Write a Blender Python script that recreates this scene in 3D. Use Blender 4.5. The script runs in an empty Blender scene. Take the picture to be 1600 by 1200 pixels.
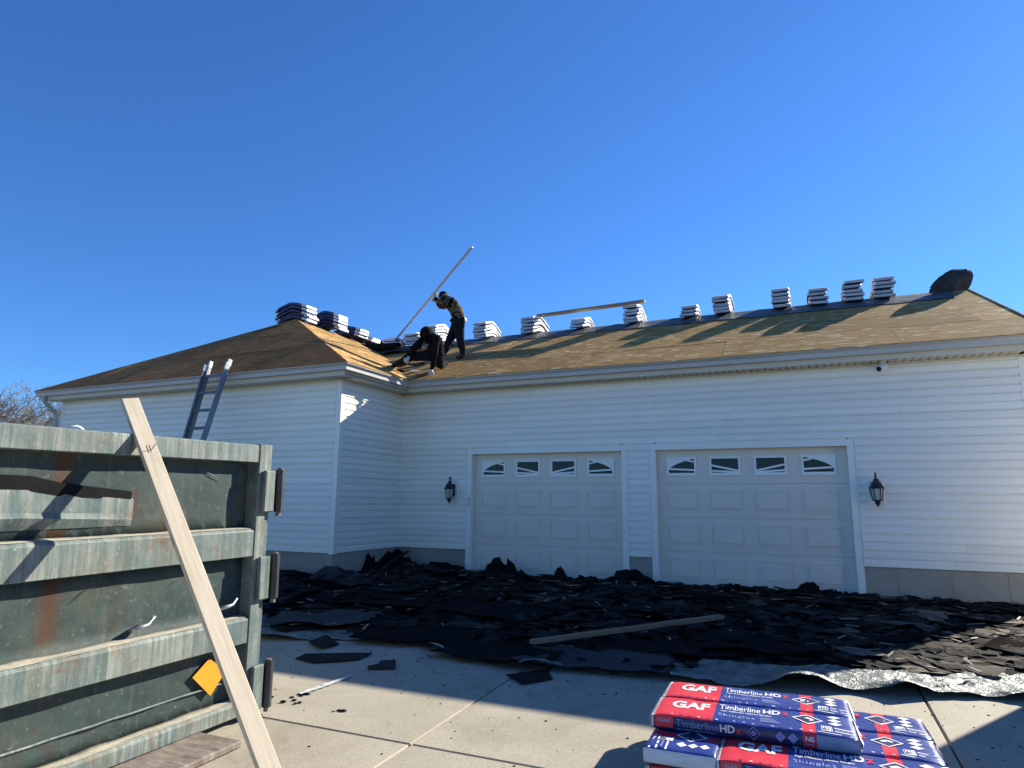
import bpy, bmesh, math, random
from mathutils import Vector, Matrix, noise
random.seed(7)
C = bpy.context.scene.collection
S = bpy.context.scene
R = math.radians
# ---------------------------------------------------------------- camera, sky, sun, exposure
FPX = 1021.1
CAM = Vector((5.562, -10.788, 1.304))
FW = Vector((-0.3985, 0.9001, 0.1755)).normalized()
RT = Vector((0.9147, 0.4040, 0.0083)); RT = (RT - FW * RT.dot(FW)).normalized()
UP = RT.cross(FW)
cd = bpy.data.cameras.new('camera'); cam = bpy.data.objects.new('camera', cd); C.objects.link(cam)
cam.matrix_world = Matrix((( RT.x, UP.x, -FW.x, CAM.x), (RT.y, UP.y, -FW.y, CAM.y), (RT.z, UP.z, -FW.z, CAM.z), (0, 0, 0, 1)))
cd.sensor_width = 36; cd.lens = 36 * FPX / 1600; cd.clip_start = .05; cd.clip_end = 2000
S.camera = cam
SUN = Vector((0.98, 1.574, 1.0)).normalized()          # towards the sun
el = math.asin(SUN.z); az = math.atan2(SUN.x, SUN.y)
W = bpy.data.worlds.new('World'); S.world = W; W.use_nodes = True
wn = W.node_tree.nodes; wl = W.node_tree.links
bg = wn['Background']; sky = wn.new('ShaderNodeTexSky'); sky.sky_type = 'NISHITA'; sky.sun_disc = False
sky.sun_elevation = el; sky.sun_rotation = az; sky.altitude = 300; sky.air_density = 1.0; sky.dust_density = 0.1; sky.ozone_density = 3.0
gm = wn.new('ShaderNodeVectorMath'); gm.operation = 'MULTIPLY'; wl.new(sky.outputs[0], gm.inputs[0]); gm.inputs[1].default_value = (.27, .515, .835)   # deep winter blue
wl.new(gm.outputs[0], bg.inputs[0]); bg.inputs[1].default_value = 0.078
sd = bpy.data.lights.new('sun', 'SUN'); sun = bpy.data.objects.new('sun', sd); C.objects.link(sun)
sd.energy = 3.8; sd.angle = R(.53); sd.color = (1, .93, .80)
sun.rotation_euler = SUN.to_track_quat('Z', 'Y').to_euler()
S.view_settings.view_transform = 'Standard'; S.view_settings.look = 'None'; S.view_settings.gamma = 1
S.view_settings.use_curve_mapping = False; S.view_settings.exposure = 1.52

def at(px, py, n, d):
    """the point where the sight line through a pixel of the photograph meets the plane n.p = d"""
    v = FW + RT * ((px - 800) / FPX) - UP * ((py - 600) / FPX); n = Vector(n)
    return CAM + v * ((d - n.dot(CAM)) / n.dot(v))

# ---------------------------------------------------------------- helpers
def tag(o, label=None, cat=None, group=None, kind=None):
    if label: o['label'] = label
    if cat: o['category'] = cat
    if group: o['group'] = group
    if kind: o['kind'] = kind
    return o
def empty(name, loc=(0, 0, 0), rot=(0, 0, 0), **k):
    o = bpy.data.objects.new(name, None); C.objects.link(o); o.location = loc; o.rotation_euler = rot
    o.empty_display_size = .1
    return tag(o, **k)
def obj(name, bm, mats, parent=None, smooth=False, mw=None):
    if isinstance(bm, bpy.types.Mesh): me = bm
    else:
        me = bpy.data.meshes.new(name); bmesh.ops.recalc_face_normals(bm, faces=bm.faces); bm.to_mesh(me); bm.free()
        for m in (mats if isinstance(mats, (list, tuple)) else [mats]): me.materials.append(m)
        if smooth:
            for p in me.polygons: p.use_smooth = True
    o = bpy.data.objects.new(name, me); C.objects.link(o)
    if parent: o.parent = parent
    if mw is not None: o.matrix_local = mw
    return o
def NB(): return bmesh.new()
def hexa(bm, P, mi=0):
    v = [bm.verts.new(p) for p in P]
    for f in ((0, 3, 2, 1), (4, 5, 6, 7), (0, 1, 5, 4), (1, 2, 6, 5), (2, 3, 7, 6), (3, 0, 4, 7)):
        bm.faces.new([v[i] for i in f]).material_index = mi
    return v
def box(bm, x0, x1, y0, y1, z0, z1, mi=0, M=None):
    P = [Vector(p) for p in ((x0, y0, z0), (x1, y0, z0), (x1, y1, z0), (x0, y1, z0), (x0, y0, z1), (x1, y0, z1), (x1, y1, z1), (x0, y1, z1))]
    if M is not None: P = [M @ p for p in P]
    return hexa(bm, P, mi)
def bevel(bm, w, seg=1):
    bmesh.ops.bevel(bm, geom=list(bm.edges), offset=w, segments=seg, affect='EDGES', profile=.5, clamp_overlap=True)
    return bm
def prism(bm, poly, off, mi=0):
    """a polygon (3-D points) pushed along the vector off"""
    off = Vector(off); a = [bm.verts.new(Vector(p)) for p in poly]; b = [bm.verts.new(Vector(p) + off) for p in poly]
    n = len(a); fs = [bm.faces.new(a[::-1]), bm.faces.new(b)]
    for i in range(n): fs.append(bm.faces.new((a[i], a[(i + 1) % n], b[(i + 1) % n], b[i])))
    for f in fs: f.material_index = mi
def tube(bm, pts, rad, n=8, mi=0, cap=True):
    pts = [Vector(p) for p in pts]; rad = rad if isinstance(rad, (list, tuple)) else [rad] * len(pts)
    rings = []; up = None
    for i, p in enumerate(pts):
        d = (pts[min(i + 1, len(pts) - 1)] - pts[max(i - 1, 0)]).normalized()
        if up is None: up = d.orthogonal().normalized()
        up = (up - d * up.dot(d)); up = up.normalized() if up.length > 1e-6 else d.orthogonal().normalized()
        s = d.cross(up)
        rings.append([bm.verts.new(p + (up * math.cos(2 * math.pi * k / n) + s * math.sin(2 * math.pi * k / n)) * rad[i]) for k in range(n)])
    for a, b in zip(rings, rings[1:]):
        for k in range(n): bm.faces.new((a[k], a[(k + 1) % n], b[(k + 1) % n], b[k])).material_index = mi
    if cap:
        bm.faces.new(rings[0][::-1]).material_index = mi; bm.faces.new(rings[-1]).material_index = mi
def clip(poly, rect):
    """clip a 2-D polygon by a convex counter-clockwise polygon"""
    out = list(poly)
    for i in range(len(rect)):
        a = rect[i]; b = rect[(i + 1) % len(rect)]; src = out; out = []
        ins = lambda p: (b[0] - a[0]) * (p[1] - a[1]) - (b[1] - a[1]) * (p[0] - a[0]) >= -1e-9
        for j in range(len(src)):
            p = src[j]; q = src[(j + 1) % len(src)]
            if ins(p) != ins(q):
                d1 = (b[0] - a[0]) * (p[1] - a[1]) - (b[1] - a[1]) * (p[0] - a[0]); d2 = (b[0] - a[0]) * (q[1] - a[1]) - (b[1] - a[1]) * (q[0] - a[0])
                t = d1 / (d1 - d2); X = (p[0] + (q[0] - p[0]) * t, p[1] + (q[1] - p[1]) * t)
            if ins(p): out.append(p)
            if ins(p) != ins(q): out.append(X)
        if len(out) < 3: return []
    return out
def text_mesh(s, bold=0., spacing=1.):
    cu = bpy.data.curves.new('lettering', 'FONT'); cu.body = s; cu.size = 1; cu.offset = bold; cu.resolution_u = 3; cu.space_character = spacing
    o = bpy.data.objects.new('lettering', cu); C.objects.link(o)
    me = bpy.data.meshes.new_from_object(o.evaluated_get(bpy.context.evaluated_depsgraph_get()))
    bpy.data.objects.remove(o); return me
TXT = {}
def put_text(bm, s, x0, x1, y0, y1, M, mi=0, bold=0., spacing=1.):
    """flat lettering fitted to the rectangle x0..x1, y0..y1 of the plane M"""
    k = (s, bold, spacing)
    if k not in TXT: TXT[k] = text_mesh(s, bold, spacing)
    me = TXT[k]; xs = [v.co.x for v in me.vertices]; ys = [v.co.y for v in me.vertices]
    ax, bx, ay, by = min(xs), max(xs), min(ys), max(ys)
    vs = [bm.verts.new(M @ Vector((x0 + (v.co.x - ax) / (bx - ax) * (x1 - x0), y0 + (v.co.y - ay) / (by - ay) * (y1 - y0), 0))) for v in me.vertices]
    for p in me.polygons:
        try: bm.faces.new([vs[i] for i in p.vertices]).material_index = mi
        except ValueError: pass
def flat(bm, pts, M, mi=0):
    bm.faces.new([bm.verts.new(M @ Vector((p[0], p[1], 0))) for p in pts]).material_index = mi

# ---------------------------------------------------------------- materials
def mat(name, rough=.6, spec=.5, metal=0.):
    m = bpy.data.materials.new(name); m.use_nodes = True; nt = m.node_tree; b = nt.nodes['Principled BSDF']
    b.inputs['Roughness'].default_value = rough; b.inputs['Metallic'].default_value = metal
    b.inputs['Specular IOR Level'].default_value = spec
    return m, nt, b
def N(nt, t, **k):
    n = nt.nodes.new('ShaderNode' + t)
    for a, v in k.items(): setattr(n, a, v)
    return n
def coords(nt, scale=(1, 1, 1), rot=(0, 0, 0), rnd=True):
    tc = N(nt, 'TexCoord'); mp = N(nt, 'Mapping'); mp.inputs['Scale'].default_value = scale; mp.inputs['Rotation'].default_value = rot
    if rnd:
        oi = N(nt, 'ObjectInfo'); ml = N(nt, 'VectorMath', operation='SCALE'); ml.inputs[0].default_value = (37., 53., 71.)
        nt.links.new(oi.outputs['Random'], ml.inputs['Scale'])
        ad = N(nt, 'VectorMath', operation='ADD'); nt.links.new(tc.outputs['Object'], ad.inputs[0]); nt.links.new(ml.outputs[0], ad.inputs[1])
        nt.links.new(ad.outputs[0], mp.inputs[0])
    else: nt.links.new(tc.outputs['Object'], mp.inputs[0])
    return mp.outputs[0]
def noise_(nt, vec, scale, detail=4, rough=.6, dist=0.):
    n = N(nt, 'TexNoise'); n.inputs['Scale'].default_value = scale; n.inputs['Detail'].default_value = detail
    n.inputs['Roughness'].default_value = rough; n.inputs['Distortion'].default_value = dist
    nt.links.new(vec, n.inputs['Vector']); return n.outputs['Fac']
def ramp(nt, fac, stops, interp='LINEAR'):
    r = N(nt, 'ValToRGB'); e = r.color_ramp.elements; r.color_ramp.interpolation = interp
    while len(e) < len(stops): e.new(1)
    for i, (p, c) in enumerate(stops):
        e[i].position = p; e[i].color = (c, c, c, 1) if isinstance(c, (int, float)) else (*c, 1)
    nt.links.new(fac, r.inputs[0]); return r.outputs[0]
def mix(nt, fac, a, b, mode='MIX'):
    m = N(nt, 'Mix', data_type='RGBA', blend_type=mode)
    for sock, v in ((m.inputs[0], fac), (m.inputs[6], a), (m.inputs[7], b)):
        if isinstance(v, (int, float)): sock.default_value = v
        elif isinstance(v, tuple): sock.default_value = (*v, 1)
        else: nt.links.new(v, sock)
    return m.outputs[2]
def mth(nt, op, a, b=0.):
    m = N(nt, 'Math', operation=op)
    for s, v in ((m.inputs[0], a), (m.inputs[1], b)):
        if isinstance(v, (int, float)): s.default_value = v
        else: nt.links.new(v, s)
    return m.outputs[0]
def bump(nt, b, h, strength=.3, dist=.01):
    n = N(nt, 'Bump'); n.inputs['Strength'].default_value = strength; n.inputs['Distance'].default_value = dist
    nt.links.new(h, n.inputs['Height']); nt.links.new(n.outputs[0], b.inputs['Normal'])
def simple(name, c1, c2=None, rough=.6, scale=6., stretch=(1, 1, 1), bmp=.15, spec=.5, metal=0., bscale=None, bdist=.005, hue=0.):
    m, nt, b = mat(name, rough, spec, metal); v = coords(nt, stretch)
    f = noise_(nt, v, scale, 5, .65)
    col = ramp(nt, f, [(.3, c1), (.7, c2 or c1)])
    if hue:
        oi = N(nt, 'ObjectInfo'); col = mix(nt, 1., col, ramp(nt, oi.outputs['Random'], [(0, 1 - hue), (1, 1 + hue)]), 'MULTIPLY')
    nt.links.new(col, b.inputs['Base Color'])
    rr = ramp(nt, f, [(.2, max(0, rough - .1)), (.8, min(1, rough + .1))]); nt.links.new(rr, b.inputs['Roughness'])
    if bmp: bump(nt, b, noise_(nt, v, bscale or scale * 4, 4), bmp, bdist)
    return m

M_ = {}
M_['siding'] = simple('vinyl_siding', (.87, .83, .72), (.90, .86, .76), .42, 1.3, (1, 1, 1), .10, .4, bscale=9, bdist=.012, hue=.045)
M_['trim'] = simple('white_trim', (.86, .83, .74), (.89, .86, .77), .4, 2., bmp=.04)
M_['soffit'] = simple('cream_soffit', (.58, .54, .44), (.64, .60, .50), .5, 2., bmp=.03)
M_['gutter'] = simple('gutter_paint', (.44, .425, .39), (.53, .515, .475), .42, 2.5, (.4, 1, 1), .05)
M_['door'] = simple('garage_door_paint', (.75, .665, .545), (.79, .705, .585), .5, 1.5, bmp=.05, bscale=60)
M_['doorframe'] = simple('door_window_frame', (.86, .84, .78), (.90, .88, .82), .45, 3., bmp=.03)
M_['glass'] = simple('dark_window_glass', (.008, .009, .010), (.012, .013, .014), .08, 2., bmp=0, spec=.25)
M_['black'] = simple('black_lantern_metal', (.010, .010, .012), (.02, .02, .022), .42, 12., bmp=.1)
M_['frost'] = simple('frosted_lamp_glass', (.42, .42, .42), (.52, .52, .52), .3, 8., bmp=.02)
M_['galv'] = simple('galvanised_steel', (.30, .31, .32), (.48, .49, .5), .38, 8., (1, 1, .15), .1, metal=.7)
M_['alu'] = simple('worn_aluminium', (.13, .145, .17), (.26, .28, .31), .45, 9., (1, 1, .2), .1, metal=.5)
M_['pole'] = simple('grey_pole_paint', (.48, .50, .54), (.54, .56, .60), .4, 3., bmp=.03)
M_['ladcap'] = simple('ladder_cap', (.75, .74, .66), (.86, .84, .76), .5, 9., bmp=.1)
M_['rubber'] = simple('black_rubber', (.006, .006, .007), (.014, .014, .014), .9, 9., bmp=.2, spec=.1)
M_['felt'] = simple('grey_underlayment', (.045, .050, .058), (.095, .104, .115), .55, 5., (1, 1, 1), .5, .3, bscale=9, bdist=.03)
M_['feltdk'] = simple('black_roofing_felt', (.012, .012, .013), (.032, .032, .033), .85, 6., (1, 1, 1), .4, .08, bscale=10, bdist=.02)
M_['wrapwhite'] = simple('white_bundle_film', (.62, .63, .66), (.80, .80, .82), .35, 7., (1, 1, 3), .5, .5, bscale=14, bdist=.012, hue=.08)
M_['wrapgrey'] = simple('grey_bundle_end', (.36, .38, .42), (.52, .54, .58), .45, 10., (1, 1, 4), .5, bscale=20, bdist=.01, hue=.12)
M_['wrapnavy'] = simple('navy_bundle_film', (.022, .024, .09), (.035, .04, .14), .32, 6., bmp=.4, bscale=16, bdist=.008)
M_['core'] = simple('dark_shingle_core', (.010, .010, .012), (.035, .034, .034), .9, 60., (1, 1, 1), .4)
M_['pred'] = simple('printed_red_film', (.62, .030, .045), (.70, .045, .055), .33, 5., bmp=.25, bscale=13, bdist=.006)
M_['pblue'] = simple('printed_blue_film', (.024, .042, .215), (.034, .056, .255), .3, 5., bmp=.25, bscale=13, bdist=.006)
M_['pnavy'] = simple('printed_navy_film', (.022, .026, .085), (.03, .034, .105), .32, 5., bmp=.25, bscale=13, bdist=.006)
M_['pgrey'] = simple('printed_grey_label', (.26, .29, .38), (.32, .35, .44), .4, 8., bmp=.1)
M_['pwhite'] = simple('printed_white', (.78, .78, .79), (.86, .86, .86), .4, 8., bmp=.05)
M_['plight'] = simple('printed_pale_blue', (.20, .26, .50), (.24, .31, .56), .4, 8., bmp=.05)
M_['paper'] = simple('torn_white_paper', (.62, .62, .62), (.78, .78, .77), .6, 9., (1, 1, 5), .7, bscale=18, bdist=.015)
M_['orange'] = simple('orange_sticker', (.82, .27, .012), (.88, .32, .02), .4, 6., bmp=.05)
M_['white'] = simple('white_plastic', (.68, .68, .67), (.78, .78, .77), .4, 6., bmp=.2)
M_['bark'] = simple('grey_bark', (.09, .08, .074), (.15, .135, .125), .9, 9., (1, 1, .3), .4)
M_['twig'] = simple('winter_twigs', (.115, .108, .103), (.185, .175, .168), .9, 9., bmp=0)
M_['cream'] = simple('drywall_back', (.4, .4, .4), (.45, .45, .45), .8, 2., bmp=0)
M_['denim'] = simple('black_work_trousers', (.010, .010, .012), (.022, .022, .025), .9, 30., bmp=.4, spec=.05)
M_['hoodie'] = simple('black_hoodie', (.006, .006, .007), (.016, .016, .018), .95, 40., bmp=.4, spec=.03)
M_['skin'] = simple('skin', (.38, .22, .15), (.45, .27, .19), .55, 12., bmp=.05)
M_['glove'] = simple('pale_work_glove', (.46, .44, .42), (.6, .58, .55), .8, 20., bmp=.3)
M_['boot'] = simple('brown_boot', (.035, .016, .011), (.06, .03, .02), .7, 20., bmp=.2)
M_['hair'] = simple('black_hair', (.008, .007, .006), (.015, .013, .012), .7, 40., (1, 1, .2), .4)
M_['trailer'] = simple('trailer_skin', (.62, .62, .62), (.7, .7, .7), .4, 2., bmp=.03)
M_['paint_w'] = simple('printed_sleeve_white', (.5, .5, .5), (.62, .62, .62), .7, 20., bmp=0)

def camo():
    m, nt, b = mat('camouflage_jacket', .9, .05); v = coords(nt)
    col = ramp(nt, noise_(nt, v, 11, 2, .5, .6), [(.36, (.014, .014, .011)), (.44, (.085, .068, .046)), (.52, (.17, .14, .095)), (.60, (.05, .045, .032)), (.68, (.42, .36, .27))], 'CONSTANT')
    nt.links.new(col, b.inputs['Base Color']); bump(nt, b, noise_(nt, v, 25), .5, .02); return m
M_['camo'] = camo()

def osb():
    m, nt, b = mat('osb_strand_board', .9, .04)
    base = coords(nt); col = None; hs = []
    wob = noise_(nt, base, 3., 3)
    for i, (rot, sx, sy) in enumerate(((.10, 4.2, 20), (-.35, 5.5, 24), (.9, 8, 26), (.22, 6, 30))):
        mp = N(nt, 'Mapping'); mp.inputs['Rotation'].default_value = (0, 0, rot); mp.inputs['Scale'].default_value = (sx, sy, 1); mp.inputs['Location'].default_value = (i * 3.7, i * 9.1, 0)
        nt.links.new(base, mp.inputs[0])
        vo = N(nt, 'TexVoronoi', voronoi_dimensions='2D'); vo.inputs['Scale'].default_value = 1; nt.links.new(mp.outputs[0], vo.inputs['Vector'])
        sp = N(nt, 'SeparateColor'); nt.links.new(vo.outputs['Color'], sp.inputs[0])
        c = ramp(nt, sp.outputs[0], [(0, (.29, .165, .058)), (.35, (.375, .225, .080)), (.7, (.43, .265, .10)), (.935, (.47, .30, .12)), (.95, (.76, .62, .41))])
        hs.append(sp.outputs[1])
        if col is None: col = c
        else:
            keep = mth(nt, 'GREATER_THAN', sp.outputs[2], .52)
            col = mix(nt, keep, col, c)
    col = mix(nt, .35, col, ramp(nt, noise_(nt, base, .8, 4), [(.3, (.78, .73, .64)), (.7, (1., .97, .90))]), 'MULTIPLY')
    oi = N(nt, 'ObjectInfo'); col = mix(nt, 1., col, ramp(nt, oi.outputs['Random'], [(0, .82), (1, 1.12)]), 'MULTIPLY')
    nt.links.new(col, b.inputs['Base Color']); bump(nt, b, hs[0], .35, .004); return m
M_['osb'] = osb()

M_['oldboard'] = simple('dark_old_sheathing', (.28, .102, .034), (.58, .262, .10), .95, 4.2, (1, 2.4, 1), .9, .03, bscale=11, bdist=.03, hue=.12)  # OSB copy for the front slope, its shade put into the colour
def concrete(name, lo, hi, agg=True):
    m, nt, b = mat(name, .85, .3); v = coords(nt)
    big = noise_(nt, v, .9, 6, .65); fine = noise_(nt, v, 70, 3, .7)
    col = ramp(nt, big, [(.25, lo), (.75, hi)])
    if agg: col = mix(nt, .36, col, ramp(nt, fine, [(.34, (.50, .46, .40)), (.50, (.97, .95, .90)), (.66, (1.32, 1.30, 1.24))]), 'MULTIPLY')
    st = noise_(nt, v, 2.6, 5, .7, .4)
    col = mix(nt, ramp(nt, st, [(.60, 0.), (.76, .55)]), col, (.16, .14, .11))
    s2 = noise_(nt, v, .55, 7, .72, .8); col = mix(nt, 1., col, ramp(nt, s2, [(.32, (.80, .79, .77)), (.52, (1., 1., 1.)), (.72, (1.10, 1.09, 1.06))]), 'MULTIPLY')
    cr = N(nt, 'TexVoronoi', feature='DISTANCE_TO_EDGE'); cr.inputs['Scale'].default_value = .42; wv = N(nt, 'VectorMath', operation='ADD'); nz = N(nt, 'TexNoise'); nz.inputs['Scale'].default_value = 2.2; nz.inputs['Detail'].default_value = 6
    nt.links.new(v, nz.inputs['Vector']); nt.links.new(v, wv.inputs[0]); sc_ = N(nt, 'VectorMath', operation='SCALE'); sc_.inputs['Scale'].default_value = .55; nt.links.new(nz.outputs['Color'], sc_.inputs[0]); nt.links.new(sc_.outputs[0], wv.inputs[1]); nt.links.new(wv.outputs[0], cr.inputs['Vector'])
    if agg: col = mix(nt, mth(nt, 'MULTIPLY', ramp(nt, cr.outputs['Distance'], [(.0, .55), (.0035, 0.)]), ramp(nt, noise_(nt, v, .4, 2), [(.5, 0.), (.6, 1.)])), col, (.12, .105, .085))
    nt.links.new(col, b.inputs['Base Color']); bump(nt, b, fine, .35, .004); return m
M_['slab'] = concrete('driveway_concrete', (.355, .318, .245), (.44, .398, .312))
M_['found'] = concrete('foundation_concrete', (.30, .275, .225), (.40, .37, .31), False)

def lumber(name, c1, c2, knots=True):
    m, nt, b = mat(name, .7, .3); tc = coords(nt, (1, 1, .06))
    g = noise_(nt, tc, 55, 4, .6, .3); v = coords(nt)
    col = ramp(nt, g, [(.3, c1), (.7, c2)])
    if knots:
        mp = N(nt, 'Mapping'); mp.inputs['Scale'].default_value = (5, 5, 2.2); nt.links.new(v, mp.inputs[0])
        vo = N(nt, 'TexVoronoi'); vo.inputs['Scale'].default_value = 1; nt.links.new(mp.outputs[0], vo.inputs['Vector'])
        col = mix(nt, ramp(nt, vo.outputs['Distance'], [(.05, .8), (.13, 0.)]), col, (.22, .13, .065))
    col = mix(nt, ramp(nt, noise_(nt, v, 4, 5), [(.55, 0.), (.75, .35)]), col, tuple(x * .6 for x in c1))
    nt.links.new(col, b.inputs['Base Color']); bump(nt, b, g, .2, .003); return m
M_['pine'] = lumber('fresh_pine', (.57, .465, .315), (.70, .595, .435))
M_['grey_wood'] = lumber('weathered_timber', (.20, .165, .12), (.36, .30, .22))
M_['old_wood'] = lumber('old_brown_timber', (.17, .115, .065), (.30, .22, .135))
M_['darksteel'] = simple('dark_worn_steel', (.020, .022, .024), (.075, .075, .072), .5, 12., (1, 1, .2), .25, metal=.3)
M_['splinter'] = lumber('wood_splinter', (.20, .16, .11), (.40, .33, .24), False)

def shingle():
    m, nt, b = mat('asphalt_shingle', .95, .08); v = coords(nt)
    f = noise_(nt, v, 90, 3, .7); oi = N(nt, 'ObjectInfo'); pat = noise_(nt, v, 4, 4)
    col = ramp(nt, oi.outputs['Random'], [(0, (.016, .015, .015)), (.50, (.030, .028, .026)), (.80, (.050, .046, .040)), (.93, (.085, .076, .062)), (1, (.13, .115, .09))])
    col = mix(nt, .8, col, ramp(nt, f, [(.3, .55), (.7, 1.5)]), 'MULTIPLY'); col = mix(nt, .6, col, ramp(nt, pat, [(.3, .55), (.7, 1.3)]), 'MULTIPLY')
    nt.links.new(col, b.inputs['Base Color']); bump(nt, b, f, .5, .004); return m
M_['shingle'] = shingle()
M_['shingle_back'] = simple('sanded_shingle_back', (.13, .112, .085), (.27, .24, .19), .9, 5., bmp=.4, spec=.1, bscale=80, bdist=.004, hue=.25)  # paler shingle copy with the sunlight put into its colour
def heap():
    m, nt, b = mat('shingle_rubble', .95, .08); v = coords(nt, rnd=False)
    vo = N(nt, 'TexVoronoi'); vo.inputs['Scale'].default_value = 5; nt.links.new(v, vo.inputs['Vector'])
    sp = N(nt, 'SeparateColor'); nt.links.new(vo.outputs['Color'], sp.inputs[0])
    col = ramp(nt, sp.outputs[0], [(0, (.010, .010, .010)), (.6, (.024, .023, .021)), (1, (.05, .046, .04))])
    nt.links.new(mix(nt, .8, col, ramp(nt, noise_(nt, v, 60), [(.3, .5), (.7, 1.5)]), 'MULTIPLY'), b.inputs['Base Color'])
    bump(nt, b, noise_(nt, v, 12), .6, .03); return m
M_['heap'] = heap()
def tarp():
    m, nt, b = mat('green_silver_tarp', .45, .4); v = coords(nt, rnd=False); g = N(nt, 'NewGeometry')
    top = ramp(nt, noise_(nt, v, 6, 5, .7), [(.35, (.045, .068, .063)), (.65, (.25, .27, .245))])
    col = mix(nt, g.outputs['Backfacing'], top, (.012, .030, .024))
    nt.links.new(col, b.inputs['Base Color']); bump(nt, b, noise_(nt, v, 8, 5, .6, 1.2), 1., .05); return m
M_['tarp'] = tarp()

def dump(name, rail):
    m, nt, b = mat(name, .62, .35); v = coords(nt, rnd=False)
    big = noise_(nt, v, 1.6, 6, .65); col = ramp(nt, big, [(.28, (.055, .098, .100)), (.5, (.092, .130, .120)), (.72, (.155, .162, .118))])
    fl = noise_(nt, v, 26, 4, .75); col = mix(nt, .6, col, ramp(nt, noise_(nt, v, 7, 6, .75), [(.3, .55), (.7, 1.4)]), 'MULTIPLY'); col = mix(nt, ramp(nt, fl, [(.60, 0.), (.72, .75)]), col, (.33, .36, .31))
    dv = coords(nt, (1, 17, .9), rnd=False); dr = noise_(nt, dv, 1.3, 5, .7, .4)
    pt = ramp(nt, noise_(nt, v, 2.2, 4), [(.36, .15), (.62, 1.)])
    if rail: col = mix(nt, mth(nt, 'MULTIPLY', ramp(nt, dr, [(.42, 0.), (.62, .70)]), pt), col, ramp(nt, noise_(nt, v, 5, 5), [(.35, (.26, .27, .235)), (.7, (.46, .45, .385))]))
    else: col = mix(nt, ramp(nt, dr, [(.56, 0.), (.74, .5)]), col, (.24, .28, .24))
    rs = noise_(nt, v, 3.2, 6, .75, .6); col = mix(nt, ramp(nt, rs, [(.56, 0.), (.70, .8)]), col, ramp(nt, fl, [(.3, (.10, .042, .020)), (.7, (.22, .12, .06))]))
    if not rail:   # the one long rust run below the rail
        sx = N(nt, 'SeparateXYZ'); nt.links.new(v, sx.inputs[0])
        wob = mth(nt, 'MULTIPLY', mth(nt, 'SUBTRACT', noise_(nt, dv, 1.5), .5), .07)
        yy = mth(nt, 'ABSOLUTE', mth(nt, 'SUBTRACT', mth(nt, 'ADD', sx.outputs[1], wob), RUSTY))
        k = mth(nt, 'MULTIPLY', ramp(nt, yy, [(.02, 1.), (.075, 0.)]), ramp(nt, mth(nt, 'ADD', sx.outputs[2], mth(nt, 'MULTIPLY', wob, 2.)), [(.70, 0.), (.78, 1.)]))
        col = mix(nt, mth(nt, 'MULTIPLY', k, .85), col, (.17, .075, .038))
    nt.links.new(col, b.inputs['Base Color']); bump(nt, b, fl, .35, .006); return m
RUSTY = -1.42
M_['dpanel'] = dump('weathered_green_panel', False); M_['drail'] = dump('chalky_green_rail', True)
M_['dirt'] = simple('dried_dirt', (.30, .27, .20), (.46, .43, .34), .9, 14., bmp=.6, bscale=30)
M_['rusty'] = simple('rusty_steel', (.10, .07, .05), (.27, .23, .19), .8, 7., (1, 3, 1), .4)
M_['grass'] = simple('winter_grass', (.17, .14, .075), (.30, .25, .15), .95, 4., bmp=.6, bscale=40)
M_['grasshill'] = M_['grass']
# ================================================================ SETTING: ground and driveway
SL = .025
def gz(x, y): return SL * max(-16., min(0., y))
bm = NB()
xs = [-300, -60, -25, -12, -6, 0, 6, 12, 25, 60, 300]; ys = [-300, -60, -16.0, -12, -8, -4, 0, 4, 12, 60, 300]
g = [[bm.verts.new((x, y, gz(x, y) - .14)) for y in ys] for x in xs]
for i in range(len(xs) - 1):
    for j in range(len(ys) - 1): bm.faces.new((g[i][j], g[i + 1][j], g[i + 1][j + 1], g[i][j + 1]))
tag(obj('ground', bm, M_['grass']), 'dull winter grass around the house', kind='structure')
drive = empty('driveway', label='pale concrete driveway with saw cut joints', kind='structure')
JX = [-8.87, -5.84, -2.81, .22, 3.25, 6.28, 9.31, 12.3]; JY = [-16.2, -13.15, -10.1, -7.06, -4.0, -.95, .10]
for i in range(len(JX) - 1):
    for j in range(len(JY) - 1):
        x0, x1, y0, y1 = JX[i] + .007, JX[i + 1] - .007, JY[j] + .007, JY[j + 1] - .007
        if x1 < -1.5 and y1 > -2.2: y1 = -1.95
        if y1 <= y0: continue
        bm = NB(); box(bm, x0 - (x0 + x1) / 2, x1 - (x0 + x1) / 2, y0 - (y0 + y1) / 2, y1 - (y0 + y1) / 2, -.12, 0); bevel(bm, .006)
        a = (y0 + y1) / 2
        o = obj('concrete_slab', bm, M_['slab'], drive); o.location = ((x0 + x1) / 2, a, gz(0, a)); o.rotation_euler = (math.atan(SL) if a < 0 else 0, 0, 0)

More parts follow.
